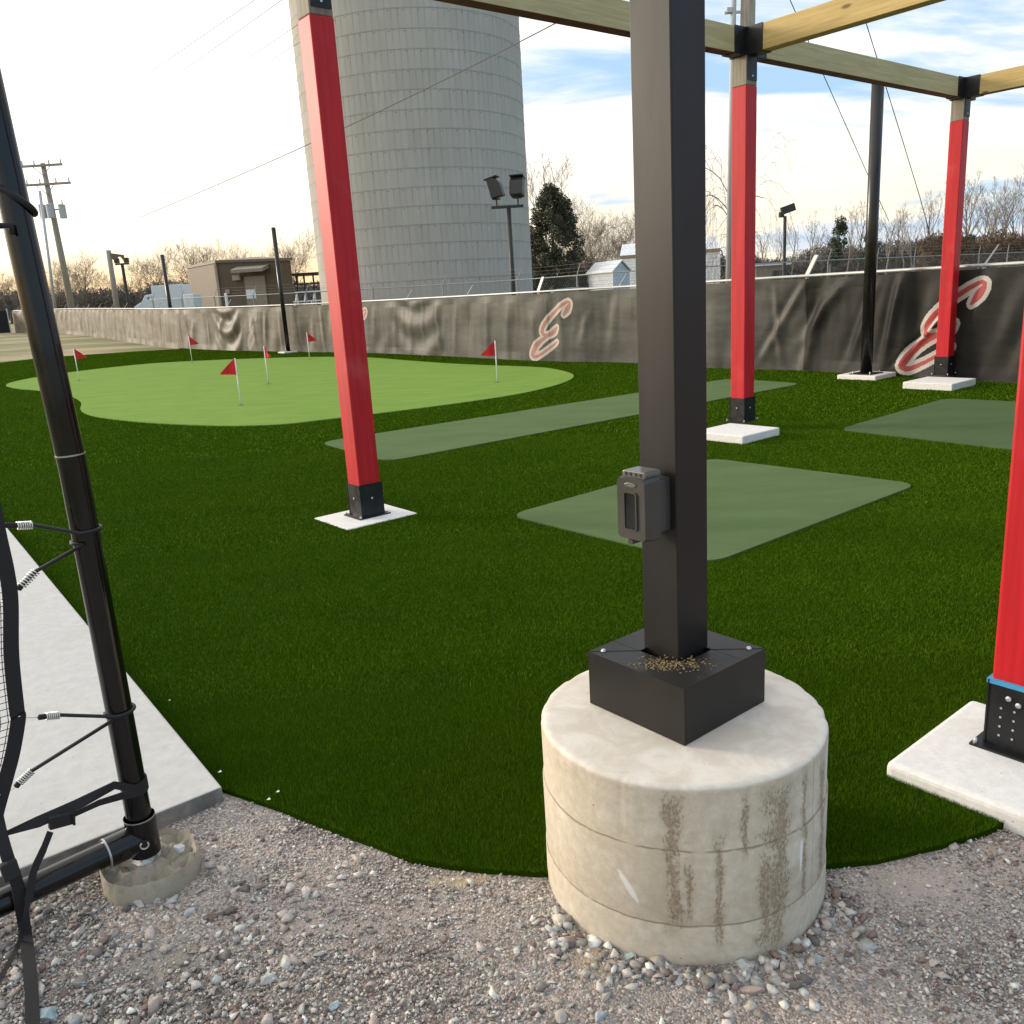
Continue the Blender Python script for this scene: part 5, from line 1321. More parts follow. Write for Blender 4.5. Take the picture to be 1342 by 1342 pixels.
# ------------------------------------------------------------------ trees
def grow_tree(seed, H=10.0, trunkf=0.22, spread=0.55, levels=5, droop=0.0, r0=0.22, kids=(4, 4, 4, 4, 3), minr=0.012, ratio=0.66, slender=False):
    rr_ = random.Random(seed); segs = [[], []]
    def rv(d_, ang):
        a = d_.orthogonal().normalized(); a.rotate(Matrix.Rotation(rr_.uniform(0, 6.283), 3, d_)); q = d_.copy(); q.rotate(Matrix.Rotation(ang, 3, a)); return q
    def grow(p, d_, L, r_, lv):
        k = 5 if lv < 2 else 4 if lv < 4 else 3; path = [p.copy()]; rad = [r_]; q = p.copy(); dd = d_.copy()
        for i in range(k):
            dd = (dd + Vector((rr_.gauss(0, 1), rr_.gauss(0, 1), rr_.gauss(0, 0.7))) * (0.10 + 0.03 * lv) + Z * (0.10 if not droop else (0.12 - droop * (i + 1) / k * (0.25 + 0.35 * lv)))).normalized()
            q = q + dd * L / k; path.append(q.copy()); rad.append(max(minr * 0.7, r_ * (1 - 0.6 * (i + 1) / k)))
        segs[0 if lv < 2 else 1].append((path, rad, 7 if lv == 0 else 5 if lv == 1 else 3))
        if lv >= levels: return
        nk = kids[min(lv, len(kids) - 1)]
        for j in range(nk):
            t = (rr_.uniform(0.3, 1.0) if lv else rr_.uniform(trunkf * 2, 1.0)) if j else 1.0
            if slender and lv == 0: t = 0.35 + 0.65 * (j + rr_.random()) / nk
            i = min(k - 1, int(t * k)); f_ = t * k - i; pp = path[i].lerp(path[i + 1], f_); r2 = rad[i] + (rad[i + 1] - rad[i]) * f_
            d2 = (path[i + 1] - path[i]).normalized()
            ang = rr_.uniform(0.35, 0.95) * (spread / 0.55) * (0.35 if j == 0 and lv else 1)
            L2 = L * rr_.uniform(ratio - 0.12, ratio + 0.1) * ((1.15 - 0.5 * t) if slender and lv == 0 else 1)
            grow(pp, rv(d2, ang), L2, max(minr, r2 * rr_.uniform(0.5, 0.72)), lv + 1)
    grow(Vector((0, 0, -0.1)), Vector((rr_.gauss(0, .03), rr_.gauss(0, .03), 1)).normalized(), H * (0.8 if slender else 0.42), r0, 0)
    mx = max(p.z for part in segs for s_ in part for p in s_[0]); sc2 = H / mx
    res_ = []
    for part in segs:
        m = MB()
        for path, rad, k in part: m.tube([p * sc2 for p in path], rad, k, cap=False)
        res_.append(m)
    return res_
protos = {}
def proto(key, **kw):
    mats = kw.pop('mats', (mt_bark, mt_twig)); name = kw.pop('name', 'bare_tree')
    t_, c_ = grow_tree(**kw)
    out = []
    for m, nm, mt in ((t_, 'trunk', mats[0]), (c_, 'crown', mats[1])):
        me = bpy.data.meshes.new(nm); me.from_pydata(m.v, [], m.f); me.materials.append(mt); me.update(); out.append((nm, me))
    protos[key] = (name, kw['H'], out)
proto('round1', seed=1, H=11, kids=(7, 5, 4, 4, 3), trunkf=0.14, ratio=0.70, spread=0.62, mats=(mt_bark, mt_twig), minr=0.012)
proto('round2', seed=2, H=11, kids=(7, 5, 4, 4, 3), trunkf=0.14, ratio=0.70, spread=0.58, minr=0.012)
proto('round3', seed=3, H=11, kids=(7, 5, 4, 4, 3), trunkf=0.14, ratio=0.70, spread=0.66, minr=0.012)
proto('slim1', seed=4, H=11, kids=(10, 4, 3, 3), levels=4, slender=True, ratio=0.42, spread=0.45, r0=0.12, mats=(mt_palebark, mt_palebark), minr=0.014)
proto('slim2', seed=5, H=11, kids=(9, 4, 3, 3), levels=4, slender=True, ratio=0.46, spread=0.5, r0=0.12, mats=(mt_bark, mt_palebark), minr=0.014)
proto('slim3', seed=6, H=11, kids=(7, 4, 3, 3), levels=4, slender=True, ratio=0.40, spread=0.4, r0=0.10, mats=(mt_palebark, mt_twig), minr=0.014)
proto('tall', seed=8, H=11, kids=(8, 5, 4, 3), levels=4, slender=True, ratio=0.5, spread=0.5, r0=0.15, mats=(mt_palebark, mt_palebark), minr=0.013)
proto('weeping', seed=9, H=6, kids=(7, 5, 4, 3), levels=4, droop=0.75, spread=0.7, r0=0.10, ratio=0.72, mats=(mt_bark, mt_twig), minr=0.007)
def tree(key, px, pytop, Y_, label, group, rot=None, wide=1.0, cat='tree'):
    name, H, parts = protos[key]; d_ = ray(px, 385); x_ = d_.x / d_.y * Y_; z0 = terr(x_, Y_)
    p = GY(px, pytop, Y_); s_ = (p.z - z0) / H
    r_ = bpy.data.objects.new(name, None); COL.objects.link(r_); r_.location = (x_, Y_, z0); r_.scale = (s_ * wide, s_ * wide, s_); r_.rotation_euler = (0, 0, rot if rot is not None else random.uniform(0, 6.28))
    WL[r_.name] = r_.location.copy()
    for nm, me in parts: c_ = bpy.data.objects.new(nm, me); COL.objects.link(c_); c_.parent = r_
    tag(r_, label, cat, group)
gl = 'bare trees behind the left buildings'
for key, px, py, Y_, wd, lab in (('round1', 205, 309, 100, 1.0, 'round crowned bare tree above the white truck'), ('round2', 262, 303, 108, 1.0, 'bare tree over the left end of the brown building'), ('round3', 300, 298, 110, 1.05, 'wide bare tree over the middle of the brown building'),
        ('round1', 390, 288, 92, 0.9, 'dark bare tree between the brown building and the silo'), ('round2', 112, 322, 105, 0.95, 'bare tree between the utility pole and the banner pole'), ('round3', 70, 330, 105, 0.9, 'bare tree directly behind the utility pole base'),
        ('round1', 8, 338, 110, 0.9, 'bare tree at the left edge of the picture'), ('round2', 345, 332, 112, 1.2, 'low bare tree over the right end of the brown building'), ('round3', 150, 345, 112, 1.1, 'low bare tree behind the banner pole'),
        ('round1', 240, 352, 120, 1.3, 'low bare tree just behind the white truck')):
    tree(key, px, py, Y_, lab, gl, wide=wd)
gc = 'bare trees between silo and steel post'
for key, px, py, Y_, wd, lab in (('tall', 722, 183, 62, 0.9, 'tall pale bare tree rising behind the evergreen'), ('round1', 772, 243, 74, 0.9, 'bare tree above the white shed'), ('round3', 818, 250, 78, 0.9, 'bare tree left against the black steel post'), ('round2', 745, 300, 80, 1.1, 'lower bare tree right of the evergreen'), ('round2', 800, 300, 82, 1.2, 'lower bare tree behind the white shed'), ('round3', 860, 262, 84, 1.0, 'bare tree hidden behind the black steel post')):
    tree(key, px, py, Y_, lab, gc, wide=wd)
tree('weeping', 971, 168, 26, 'thin drooping bare tree spreading either side of the middle red post', None, rot=0.6, wide=0.55)
gr_ = 'slender bare trees in the wood at the right'
rs = random.Random(3); slim = ['slim1', 'slim2', 'slim3']
xsr = [1000, 1016, 1036, 1058, 1072, 1086, 1108, 1122, 1136, 1160, 1172, 1184, 1196, 1208, 1219, 1256, 1266, 1277, 1288, 1298, 1308, 1318, 1328, 1339, 1352, 1368, 1385]
for i, px in enumerate(xsr):
    base_y = 292 - (px - 1000) * 0.19 if px < 1250 else 226 - (px - 1250) * 0.1
    py = base_y + rs.uniform(-12, 22); Y_ = rs.uniform(70, 92)
    tree(slim[i % 3], px, py, Y_, 'slender pale bare tree in the thin wood beyond the fence at the right', gr_, wide=rs.uniform(0.9, 1.25))

# evergreen with leaf clumps
def leafmass(name, parent, ctr, lobes, nleaf, size, lo, hi, mat, stretch=1.0, flat=None):
    P = []; T = []
    for (c, r_) in lobes:
        k = int(nleaf * r_ ** 2 / sum(q[1] ** 2 for q in lobes))
        v = rng.normal(size=(k, 3)); v /= np.linalg.norm(v, axis=1)[:, None]
        rad = r_ * (0.45 + 0.6 * rng.random(k) ** 0.6)
        P.append(np.array(c) + v * rad[:, None] * np.array([1, 1, stretch]))
    P = np.concatenate(P); k = len(P)
    a = rng.normal(size=(k, 3)); a /= np.linalg.norm(a, axis=1)[:, None]; b = rng.normal(size=(k, 3)); b -= a * (a * b).sum(1)[:, None]; b /= np.linalg.norm(b, axis=1)[:, None]
    sz = size * rng.uniform(0.5, 1.3, (k, 1))
    V = np.stack([P - a * sz, P + b * sz * 0.5, P + a * sz, P - b * sz * 0.5], 1).reshape(-1, 3)
    t = rng.random((k, 1)); cols = np.array(lo) * (1 - t) + np.array(hi) * t; cols = np.concatenate([cols, np.ones((k, 1))], 1).repeat(4, 0)
    o_ = np.array(WL[parent.name]) if parent is not None else np.zeros(3)
    o = raw_mesh(name, V - o_, np.arange(k * 4), 4, mat, cols)
    if parent is not None: o.parent = parent
    return o
Ye = 52; eb = base_at(728, Ye); ez = GY(722, 239, Ye).z
ev = thing('evergreen_tree', eb, 'dense dark evergreen tree right beside the silo', 'tree')
m = MB(); m.tube([eb, eb + Z * (ez - eb.z) * 0.8], [0.16, 0.05], 8); m.build('trunk', mt_bark, ev)
lobes = []; hh = ez - eb.z; le = random.Random(12)
for i in range(190):
    t = (i + le.random()) / 190; wmax = float(np.interp(t, [0, 0.15, 0.35, 0.55, 0.7, 0.85, 1.0], [2.0, 2.25, 2.15, 1.95, 1.6, 1.2, 0.45]))
    a = le.uniform(0, 6.283); r_ = le.uniform(0.22, 0.5) * (1.05 - 0.3 * t); rd = max(0, wmax - r_) * le.uniform(0.5, 1.12)
    lobes.append(((eb.x + rd * math.cos(a), eb.y + rd * math.sin(a), eb.z + 0.4 + t * (hh - 0.75)), r_))
lobes.append(((eb.x - 0.1, eb.y, ez - 0.45), 0.45)); lobes.append(((eb.x - 0.15, eb.y, ez - 1.0), 0.7))
leafmass('crown', ev, eb, lobes, 46000, 0.07, (0.03, 0.034, 0.016), (0.095, 0.095, 0.045), mt_ever)
# small pines at the right
for px, py, Y_, lab in ((1097, 287, 58, 'small dark pine left of the tall black pole'), (1139, 296, 60, 'small dark pine directly behind the tall black pole'), (1268, 302, 66, 'small round evergreen right of the far red post')):
    b_ = base_at(px, Y_); zt5 = GY(px, py, Y_).z; th = thing('small_pine', b_, lab, 'tree', 'small evergreens in the wood at the right'); h_ = zt5 - b_.z
    m = MB(); m.tube([b_, b_ + Z * h_ * 0.95], [0.08, 0.03], 6); m.build('trunk', mt_bark, th); lb2 = []
    for i in range(26):
        t = le.random(); rd = (1 - t) * 1.3 + 0.12; a = le.uniform(0, 6.283); lb2.append(((b_.x + rd * math.cos(a) * 0.7, b_.y + rd * math.sin(a) * 0.7, b_.z + 0.4 + t * (h_ - 0.5)), le.uniform(0.15, 0.38)))
    leafmass('crown', th, b_, lb2, 4200, 0.07, (0.02, 0.03, 0.014), (0.06, 0.08, 0.035), mt_ever)

# brush masses
def brush(name, pxs, Y0, Y1, ht, cnt, lo, hi, label, size=0.5, bumpy=1.0):
    d0 = ray(pxs[0], 385); d1 = ray(pxs[1], 385)
    Y = rng.uniform(Y0, Y1, cnt); s_ = rng.random(cnt); X = (d0.x / d0.y * (1 - s_) + d1.x / d1.y * s_) * Y
    top = ht * (0.55 + 0.75 * vnoise(X * 0.16 * bumpy + 31, Y * 0.05) ) * (0.8 + 0.4 * vnoise(X * 0.7, Y * 0.3))
    h = top * rng.random(cnt) ** 0.75; z = terr_np(X, Y) + h
    P = np.stack([X, Y, z], -1); a = rng.normal(size=(cnt, 3)) * np.array([0.7, 0.5, 1.0]); a /= np.linalg.norm(a, axis=1)[:, None]
    b = rng.normal(size=(cnt, 3)); b -= a * (a * b).sum(1)[:, None]; b /= np.linalg.norm(b, axis=1)[:, None]
    L = size * rng.uniform(0.4, 1.4, (cnt, 1)); W = 0.03 + 0.05 * rng.random((cnt, 1)) * size
    V = np.stack([P - a * L / 2 - b * W, P - a * L / 2 + b * W, P + a * L / 2], 1).reshape(-1, 3)
    t = rng.random((cnt, 1)); c = np.array(lo) * (1 - t) + np.array(hi) * t; c = np.concatenate([c, np.ones((cnt, 1))], 1).repeat(3, 0)
    o = raw_mesh(name, V, np.arange(cnt * 3), 3, mt_brush, c); tag(o, label, 'thicket', kind='stuff')
brush('thicket', (-60, 430), 112, 128, 3.9, 30000, (0.075, 0.068, 0.062), (0.165, 0.148, 0.13), 'dark leafless thicket under the bare trees at the left', 0.9)
brush('thicket', (690, 990), 84, 94, 3.2, 16000, (0.06, 0.05, 0.042), (0.15, 0.12, 0.095), 'brown leafless thicket behind the white shed', 0.8)
brush('thicket', (960, 1420), 92, 104, 3.6, 36000, (0.085, 0.075, 0.065), (0.18, 0.15, 0.125), 'brown thicket along the foot of the wood at the right', 0.8)
brush('thicket', (1200, 1440), 60, 66, 2.6, 20000, (0.09, 0.06, 0.04), (0.2, 0.13, 0.08), 'rusty brown scrub beyond the fence at the far right', 0.55)

# ------------------------------------------------------------------ black tube frame, net, cords, straps (left foreground)
w_ = Vector((-0.72, -0.69, 0)).normalized()                         # direction of the net, towards the lower left
TU = GY(187, 1095, 2.24); TB = Vector((TU.x, TU.y, 0)); ptp = GY(2, 100, 2.24)
nrm = Vector((-w_.y, w_.x, 0)); nrm = nrm if nrm.y < 0 else -nrm    # face of the net towards the camera
def NP(px, py, off=0.0): return GP(px, py, TB + nrm * off, nrm)
TRr = 0.0355; zel = TU.z + 0.0
tdir = (GY(10, 150, 2.24) - GY(180, 1050, 2.24)).normalized()
topz = 2.7
def tubept(z): return Vector((TB.x - 0.034 * max(0, z - 1.22), TB.y, z))
frame = thing('ball_cage', TB + Z * 0.1, 'glossy black round tube frame of a ball cage at the left edge', 'cage frame')
m = MB(); m.tube([tubept(zel + 0.01), tubept(1.22), tubept(topz)], TRr, 32); o = m.build('upright_tube', mt_tube, frame); shade_auto(o)
m = MB(); m.tube([tubept(topz), tubept(topz) + w_ * 2.0], TRr, 24); m.build('top_tube', mt_tube, frame, smooth=True)
m = MB(); m.tube([tubept(zel) + w_ * 2.0, tubept(topz) + w_ * 2.0], TRr, 24); m.build('upright_tube', mt_tube, frame, smooth=True)
bz0 = NP(150, 1119).z; bend = NP(0, 1178)
bdir = (bend - NP(150, 1119)).normalized()
bs_ = tubept(NP(150, 1119).z + 0.0)
bdir = Vector((w_.x, w_.y, 0)) ; zb2 = (NP(150, 1119).z + bend.z) / 2
m = MB(); m.tube([tubept(zb2) + bdir * 0.02, tubept(zb2) + bdir * 2.0], TRr, 32); o = m.build('base_tube', mt_tube, frame); shade_auto(o)
m = MB(); m.tube([tubept(zb2 - 0.055), tubept(zb2 - 0.05), tubept(zb2 + 0.07)], [TRr * 0.8, TRr + 0.008, TRr + 0.008], 32); m.tube([tubept(zb2) , tubept(zb2) + bdir * 0.105], TRr + 0.0075, 32)
el = m.build('elbow_fitting', mt_tube, frame); shade_auto(el)
cd_ = (Vector((0, 0, EYE)) - tubept(zb2)); cd_.z = 0; cd_.normalize()
m = MB()
bc = tubept(zb2 - 0.0) + cd_ * (TRr + 0.008)
m.lathe([(0.015, -0.004), (0.015, 0.005), (0.012, 0.006)], bc, 16, ax=cd_); nb_ = tubept(zb2 - 0.005) + bdir * 0.065 + nrm * (TRr + 0.007)
m.lathe([(0.014, -0.004), (0.014, 0.004)], nb_, 16, ax=nrm); m.build('bolt', mt_steel, el)
m = MB(); m.tube([bc + cd_ * 0.007 + (Z * math.cos(t) + cd_.cross(Z) * math.sin(t)) * 0.011 for t in np.linspace(0.6, 5.4, 14)], 0.0022, 6); m.build('bolt_ring', mt_spring, el)
m = MB(); m.tube([tubept(zb2) + bdir * 0.103, tubept(zb2) + bdir * 0.108], TRr + 0.0085, 32); m.tube([tubept(zb2 + 0.066), tubept(zb2 + 0.070)], TRr + 0.0085, 32); m.build('collar_edge', mt_collar, el)
zr_ = GP(90, 597, TB, cd_).z
m = MB(); m.tube([tubept(zr_), tubept(zr_ + 0.004)], TRr + 0.0012, 32); m.build('joint_ring', mt_collar, frame)

# old footing collar below the elbow
fc = G(197, 1120, 0.07); fr_ = 0.135; K = 96; t0 = []
m = MB(); vs = []; prof = [(1.0, -0.10), (1.03, 0.0), (1.02, 0.03), (1.0, 0.068), (0.965, 0.074), (0.94, 0.066), (0.91, 0.058), (0.84, 0.052), (0.72, 0.046), (0.6, 0.048), (0.48, 0.05), (0.36, 0.052), (0.22, 0.056), (0.05, 0.06)]
for i, (r_, z_) in enumerate(prof):
    for j in range(K):
        t = 2 * math.pi * j / K; q = float(vnoise(3 + 2.2 * math.cos(t) + 5, 3 + 2.2 * math.sin(t) + i * 0.2)) - 0.5
        q2_ = float(vnoise(j * 0.45, i * 0.9 + 4)) - 0.5 + 0.5 * (float(vnoise(j * 1.3, i * 2.1 + 9)) - 0.5)
        xw_ = fc.x + fr_ * r_ * math.cos(t); yw_ = fc.y + fr_ * r_ * math.sin(t)
        if i >= 6: q2_ = (float(vnoise(xw_ * 38 + 80, yw_ * 38)) - 0.5) * 1.1 + 0.5 * (float(vnoise(xw_ * 95 + 200, yw_ * 95)) - 0.5)
        rr2 = fr_ * r_ * (1 + 0.10 * q + 0.03 * q2_); zz2 = z_ + (0.045 * q2_ if i >= 7 else 0.010 * q2_ if i >= 3 else 0) + (0.02 * q if i in (3, 4, 5) else 0)
        vs.append((fc.x + rr2 * math.cos(t), fc.y + rr2 * math.sin(t), zz2 - (0.012 if i else 0)))
m.add(vs, [(i * K + j, i * K + (j + 1) % K, (i + 1) * K + (j + 1) % K, (i + 1) * K + j) for i in range(len(prof) - 1) for j in range(K)] + [tuple(range((len(prof) - 1) * K, len(prof) * K))])
foot = m.build('footing', mt_footing, loc=(fc.x, fc.y, 0)); shade_auto(foot, 60); tag(foot, 'round crumbling concrete footing under the corner of the black net frame', 'footing')
def rock(c, sx, sy, sz, seed, mat=None):
    rk = random.Random(seed); bm = bmesh.new(); bmesh.ops.create_icosphere(bm, subdivisions=3, radius=1)
    pl = [(Vector((rk.gauss(0, 1), rk.gauss(0, 1), rk.gauss(0, 1))).normalized(), rk.uniform(0.42, 0.75)) for _ in range(11)]
    for v in bm.verts:
        for nn, dd in pl:
            x = v.co.dot(nn)
            if x > dd: v.co -= nn * (x - dd)
        v.co += Vector((rk.gauss(0, .008), rk.gauss(0, .008), rk.gauss(0, .008)))
    rot = Matrix.Rotation(rk.uniform(0, 6.28), 3, 'Z')
    vs = [Vector(c) + rot @ Vector((v.co.x * sx, v.co.y * sy, v.co.z * sz)) for v in bm.verts]; fs = [[v.index for v in f.verts] for f in bm.faces]; bm.free(); return vs, fs
m = MB(); m.add(*rock(tubept(0.045) + Vector((0.0, 0.0, 0)), 0.062, 0.05, 0.04, 4)); o = m.build('cement_lump', mt_cement, foot)
m = MB(); m.add(*rock((fc.x + 0.07, fc.y + 0.04, 0.06), 0.02, 0.018, 0.016, 5)); m.build('cement_lump', mt_cement, foot)

# net with webbing edge
bind_px = [(-14, 640), (-2, 700), (9, 750), (14, 790), (15, 860), (22, 930), (24, 942), (17, 985), (8, 1020), (-3, 1060), (-10, 1090)]
bind = [NP(x, y, 0.004) for x, y in bind_px]
net = thing('ball_net', bind[5], 'fine black mesh net with a webbing edge stretched inside the tube frame', 'net')
m = MB(); m.ribbon([Vector(p) for p in catmull([tuple(p) for p in bind], 6)], 0.036, nrm, 0.003); o = m.build('webbing_edge', mt_web, net)
m = MB(); 
zt6, zb6 = 2.4, 0.32
zs_b = [p.z for p in bind]; ws_b = [(p - TB).dot(w_) for p in bind]
def wedge(z): return float(np.interp(-z, [-q for q in zs_b], ws_b)) if zs_b[0] > zs_b[-1] else float(np.interp(z, zs_b, ws_b))
cell = 0.018
for zz3 in np.arange(0.40, 1.12, cell):
    p0_ = TB + w_ * wedge(zz3) + Z * zz3; m.tube([p0_, p0_ + w_ * 0.12 + Z * 0.006, p0_ + w_ * 0.75], 0.0012, 3, cap=False)
for k_ in range(40):
    pth = []
    for zz3 in np.arange(0.40, 1.12, 0.05): pth.append(TB + w_ * (wedge(zz3) + 0.004 + cell * k_) + Z * zz3)
    m.tube(pth, 0.0012, 3, cap=False)
m.build('mesh', mt_net, net)

def bungee(p_tube, p_spring0, p_spring1, p_knob, p_hook, loopz, label, loop=True, r_=0.0052):
    P0 = NP(*p_tube, 0.0); S0 = NP(*p_spring0, 0.0); S1 = NP(*p_spring1, 0.0); Kn = NP(*p_knob, 0.0); Hk = NP(*p_hook, 0.0)
    th = thing('bungee_cord', S1, label, 'bungee cord', 'bungee cords lacing the net to the frame')
    m = MB(); st_ = TB + Z * P0.z
    path = [Kn, S1, S0]
    if loop:
        zc_ = P0.z; cpt = [TB + Z * (zc_ - 0.008 * math.cos(t)) + (w_ * math.cos(t) + nrm * math.sin(t)) * (TRr + r_ * 0.9) for t in np.linspace(0.6, -3.9, 18)]
        cpt2 = [TB + Z * zc_ + (w_ * math.cos(t) + nrm * math.sin(t)) * (TRr + r_ * 0.9) for t in np.linspace(0.95, 3.6, 14)]
        path = path + cpt2
    else: path = path + [TB + Z * P0.z + (w_ * math.cos(t) + nrm * math.sin(t)) * (TRr + r_ * 0.6) for t in (1.1, 0.5, 0.0, -0.6)]
    m.tube(path, r_, 10); m.build('cord', mt_cord, th, smooth=True)
    m = MB(); ax_ = (S0 - S1); L_ = ax_.length; ax_.normalize(); a_ = ax_.orthogonal().normalized(); b_ = ax_.cross(a_); turns = 7
    m.tube([S1 + ax_ * L_ * i / (turns * 12) + (a_ * math.cos(i * 6.2832 / 12) + b_ * math.sin(i * 6.2832 / 12)) * (r_ + 0.0042) for i in range(turns * 12 + 1)], 0.0021, 6); m.build('spring', mt_spring, th, smooth=True)
    m = MB(); m.tube([Kn - (S1 - Kn) * 0.2, Kn, S1], [r_ * 0.6, r_ * 1.5, r_ * 1.4], 12); m.build('knob', mt_rubber, th, smooth=True)
    m = MB(); m.tube([S1, Kn, (Kn + Hk) / 2, Hk], 0.0016, 6); m.tube([Hk, Hk + nrm * 0.006 + Z * 0.006, Hk + (Kn - Hk) * 0.35 + Z * 0.009], 0.0016, 6); m.build('hook', mt_spring, th, smooth=True)
bungee((128, 690), (43, 688), (22, 689), (8, 688), (-12, 689), 0, 'upper level bungee cord looped round the tube at the left edge')
bungee((96, 712), (48, 748), (28, 768), (24, 772), (-2, 792), 0, 'upper slanting bungee cord with silver spring, above the slab corner', loop=False)
bungee((177, 923), (78, 937), (60, 939), (51, 940), (24, 941), 0, 'lower level bungee cord looped round the tube')
bungee((143, 937), (42, 1010), (25, 1026), (21, 1031), (-2, 1045), 0, 'lower slanting bungee cord above the ratchet strap', loop=False)
# upper loop and hook near the top
zt7 = GP(22, 262, TB, cd_).z
m = MB(); T7 = Vector((tubept(zt7).x, TB.y, 0))
pth = [T7 + w_ * 0.25 + nrm * 0.02 + Z * (zt7 + 0.04)] + [T7 + Z * (zt7 + 0.030 * math.cos(t)) + (w_ * math.cos(t) + nrm * math.sin(t)) * (TRr + 0.006) for t in np.linspace(0.5, 3.9, 20)] + [T7 - nrm * (TRr + 0.006) + Z * (zt7 - 0.01)]
m.tube(pth, 0.0085, 10); tag(m.build('tie_cord', mt_cord, loc=T7 + Z * zt7, smooth=True), 'thick black tie cord wrapped round the top of the tube', 'cord')
m = MB(); a = NP(14, 296, 0.03); m.tube([a + w_ * 0.16, a + w_ * 0.02, a, a - Z * 0.02], 0.007, 10); tag(m.build('hook', mt_steel, loc=a, smooth=True), 'small grey hook bar beside the upper tube at the left edge', 'hook')
# ratchet strap
stp_ = thing('ratchet_strap', NP(80, 1075), 'black webbing strap with buckle wrapped round the foot of the tube', 'strap')
m = MB(); za = NP(165, 1028).z; zc2 = NP(168, 1040).z
pa_ = [NP(6, 1093, 0.0), NP(50, 1077, 0.01), NP(100, 1055, 0.015), NP(150, 1029, 0.02)] + [TB + Z * (za - 0.003) + (w_ * math.cos(t) + nrm * math.sin(t)) * (TRr + 0.003) for t in np.linspace(1.3, 3.9, 8)]
wv_ = [0.012, 0.030, 0.030, 0.024] + [0.024] * 8; nr_ = [nrm, (nrm + Z * .4).normalized(), (nrm + Z * .3).normalized(), nrm] + [(w_ * math.cos(t) + nrm * math.sin(t)) for t in np.linspace(1.3, 3.9, 8)]
m.ribbon(pa_, wv_, nr_, 0.003)
pb2 = [NP(96, 1068, 0.012), NP(130, 1052, 0.016), NP(160, 1043, 0.02)] + [TB + Z * (za - 0.018) + (w_ * math.cos(t) + nrm * math.sin(t)) * (TRr + 0.003) for t in np.linspace(1.2, 4.0, 8)]
m.ribbon(pb2, [0.014, 0.018, 0.022] + [0.024] * 8, [nrm] * 3 + [(w_ * math.cos(t) + nrm * math.sin(t)) for t in np.linspace(1.2, 4.0, 8)], 0.003)
m.build('webbing', mt_web, stp_)
ba = NP(64, 1079, 0.02); bb_ = NP(98, 1070, 0.02); ax_ = (bb_ - ba).normalized(); m = MB(); m.box((ba + bb_) / 2, ((bb_ - ba).length, 0.036, 0.02), (ax_, nrm.cross(ax_).normalized(), nrm)); bk = m.build('buckle', mt_rubber, stp_, bevel=0.004)
m = MB(); m.tube([bb_ - ax_ * 0.008 + nrm * 0.012 - Z * 0.018, bb_ - ax_ * 0.008 + nrm * 0.012 + Z * 0.018], 0.004, 8); m.build('pin', mt_steel, bk)
m = MB(); tl_ = [NP(66, 1090, 0.03), NP(56, 1115, 0.05), NP(44, 1142, 0.06), NP(39, 1172, 0.07), NP(33, 1203, 0.08), G(25, 1236, 0.026), G(12, 1262, 0.022), G(-6, 1292, 0.022)]
tq = [Vector(p) for p in catmull([tuple(p) for p in tl_], 5)]; m.ribbon(tq, [0.018] * 5 + [0.020] * 12 + [0.012] * 19, [(nrm if p.z > 0.08 else (nrm * max(0, p.z - 0.01) / 0.07 + Z * (1 - max(0, p.z - 0.01) / 0.07)).normalized()) for p in tq], 0.002); m.build('tail', mt_web, stp_)
st2 = thing('hanging_strap', NP(24, 1174), 'wide black strap looped over the bottom tube and hanging to the gravel', 'strap')
hp = [NP(-4, 1070, 0.0), NP(3, 1100, 0.02), NP(13, 1133, 0.045), NP(23, 1160, 0.052), NP(27, 1185, 0.05), G(32, 1213, 0.04), G(37, 1250, 0.026), G(41, 1296, 0.024), G(43, 1345, 0.024), G(44, 1380, 0.024)]
m = MB(); hq = [Vector(p) for p in catmull([tuple(p) for p in hp], 5)]; m.ribbon(hq, 0.030, [(nrm if p.z > 0.08 else (nrm * max(0, p.z - 0.01) / 0.07 + Z * (1 - max(0, p.z - 0.01) / 0.07)).normalized()) for p in hq], 0.003); m.build('webbing', mt_web, st2)
m = MB(); a = NP(13, 1140, 0.06); m.box(a, (0.045, 0.04, 0.02), ((hp[3] - hp[1]).normalized(), nrm.cross((hp[3] - hp[1]).normalized()).normalized(), nrm)); m.build('slider', mt_rubber, st2, bevel=0.003)

# ------------------------------------------------------------------ turf blades (stuff)
excl = PADS + [MAT1, MAT2, MAT3, GREEN, [(p.x, p.y) for p in slab_poly]]
def blades(cnt, y0, y1, wl, wr, hgt, wid, first=False):
    y = rng.uniform(y0, y1, cnt); s_ = rng.random(cnt); x = (wl * (1 - s_) + wr * s_) * np.maximum(y, 2.2)
    ok = inpoly(x, y, TURF)
    for P_ in excl: ok &= ~inpoly(x, y, P_)
    ok &= (x - PC.x) ** 2 + (y - PC.y) ** 2 > (PR + 0.004) ** 2
    x = x[ok]; y = y[ok]; k = len(x)
    z = terr_np(x, y) + TZ - 0.002
    h = hgt * rng.uniform(0.55, 1.15, k); th = rng.uniform(0, 6.283, k); ln = rng.uniform(0.0, 0.5 if y1 < 4 else 1.0, k) * h; la = rng.uniform(0, 6.283, k)
    wx = np.cos(th) * wid / 2; wy = np.sin(th) * wid / 2
    V = np.stack([np.stack([x - wx, y - wy, z], -1), np.stack([x + wx, y + wy, z], -1), np.stack([x + np.cos(la) * ln, y + np.sin(la) * ln, z + h], -1)], 1).reshape(-1, 3)
    t = rng.random((k, 1)); c = np.array((0.040, 0.096, 0.003)) * (1 - t) + np.array((0.080, 0.162, 0.006)) * t
    odd = rng.random(k) < 0.05; c[odd] = np.array((0.16, 0.24, 0.03))
    return V, np.concatenate([c, np.ones((k, 1))], 1).repeat(3, 0)
VV_, CC_ = [], []
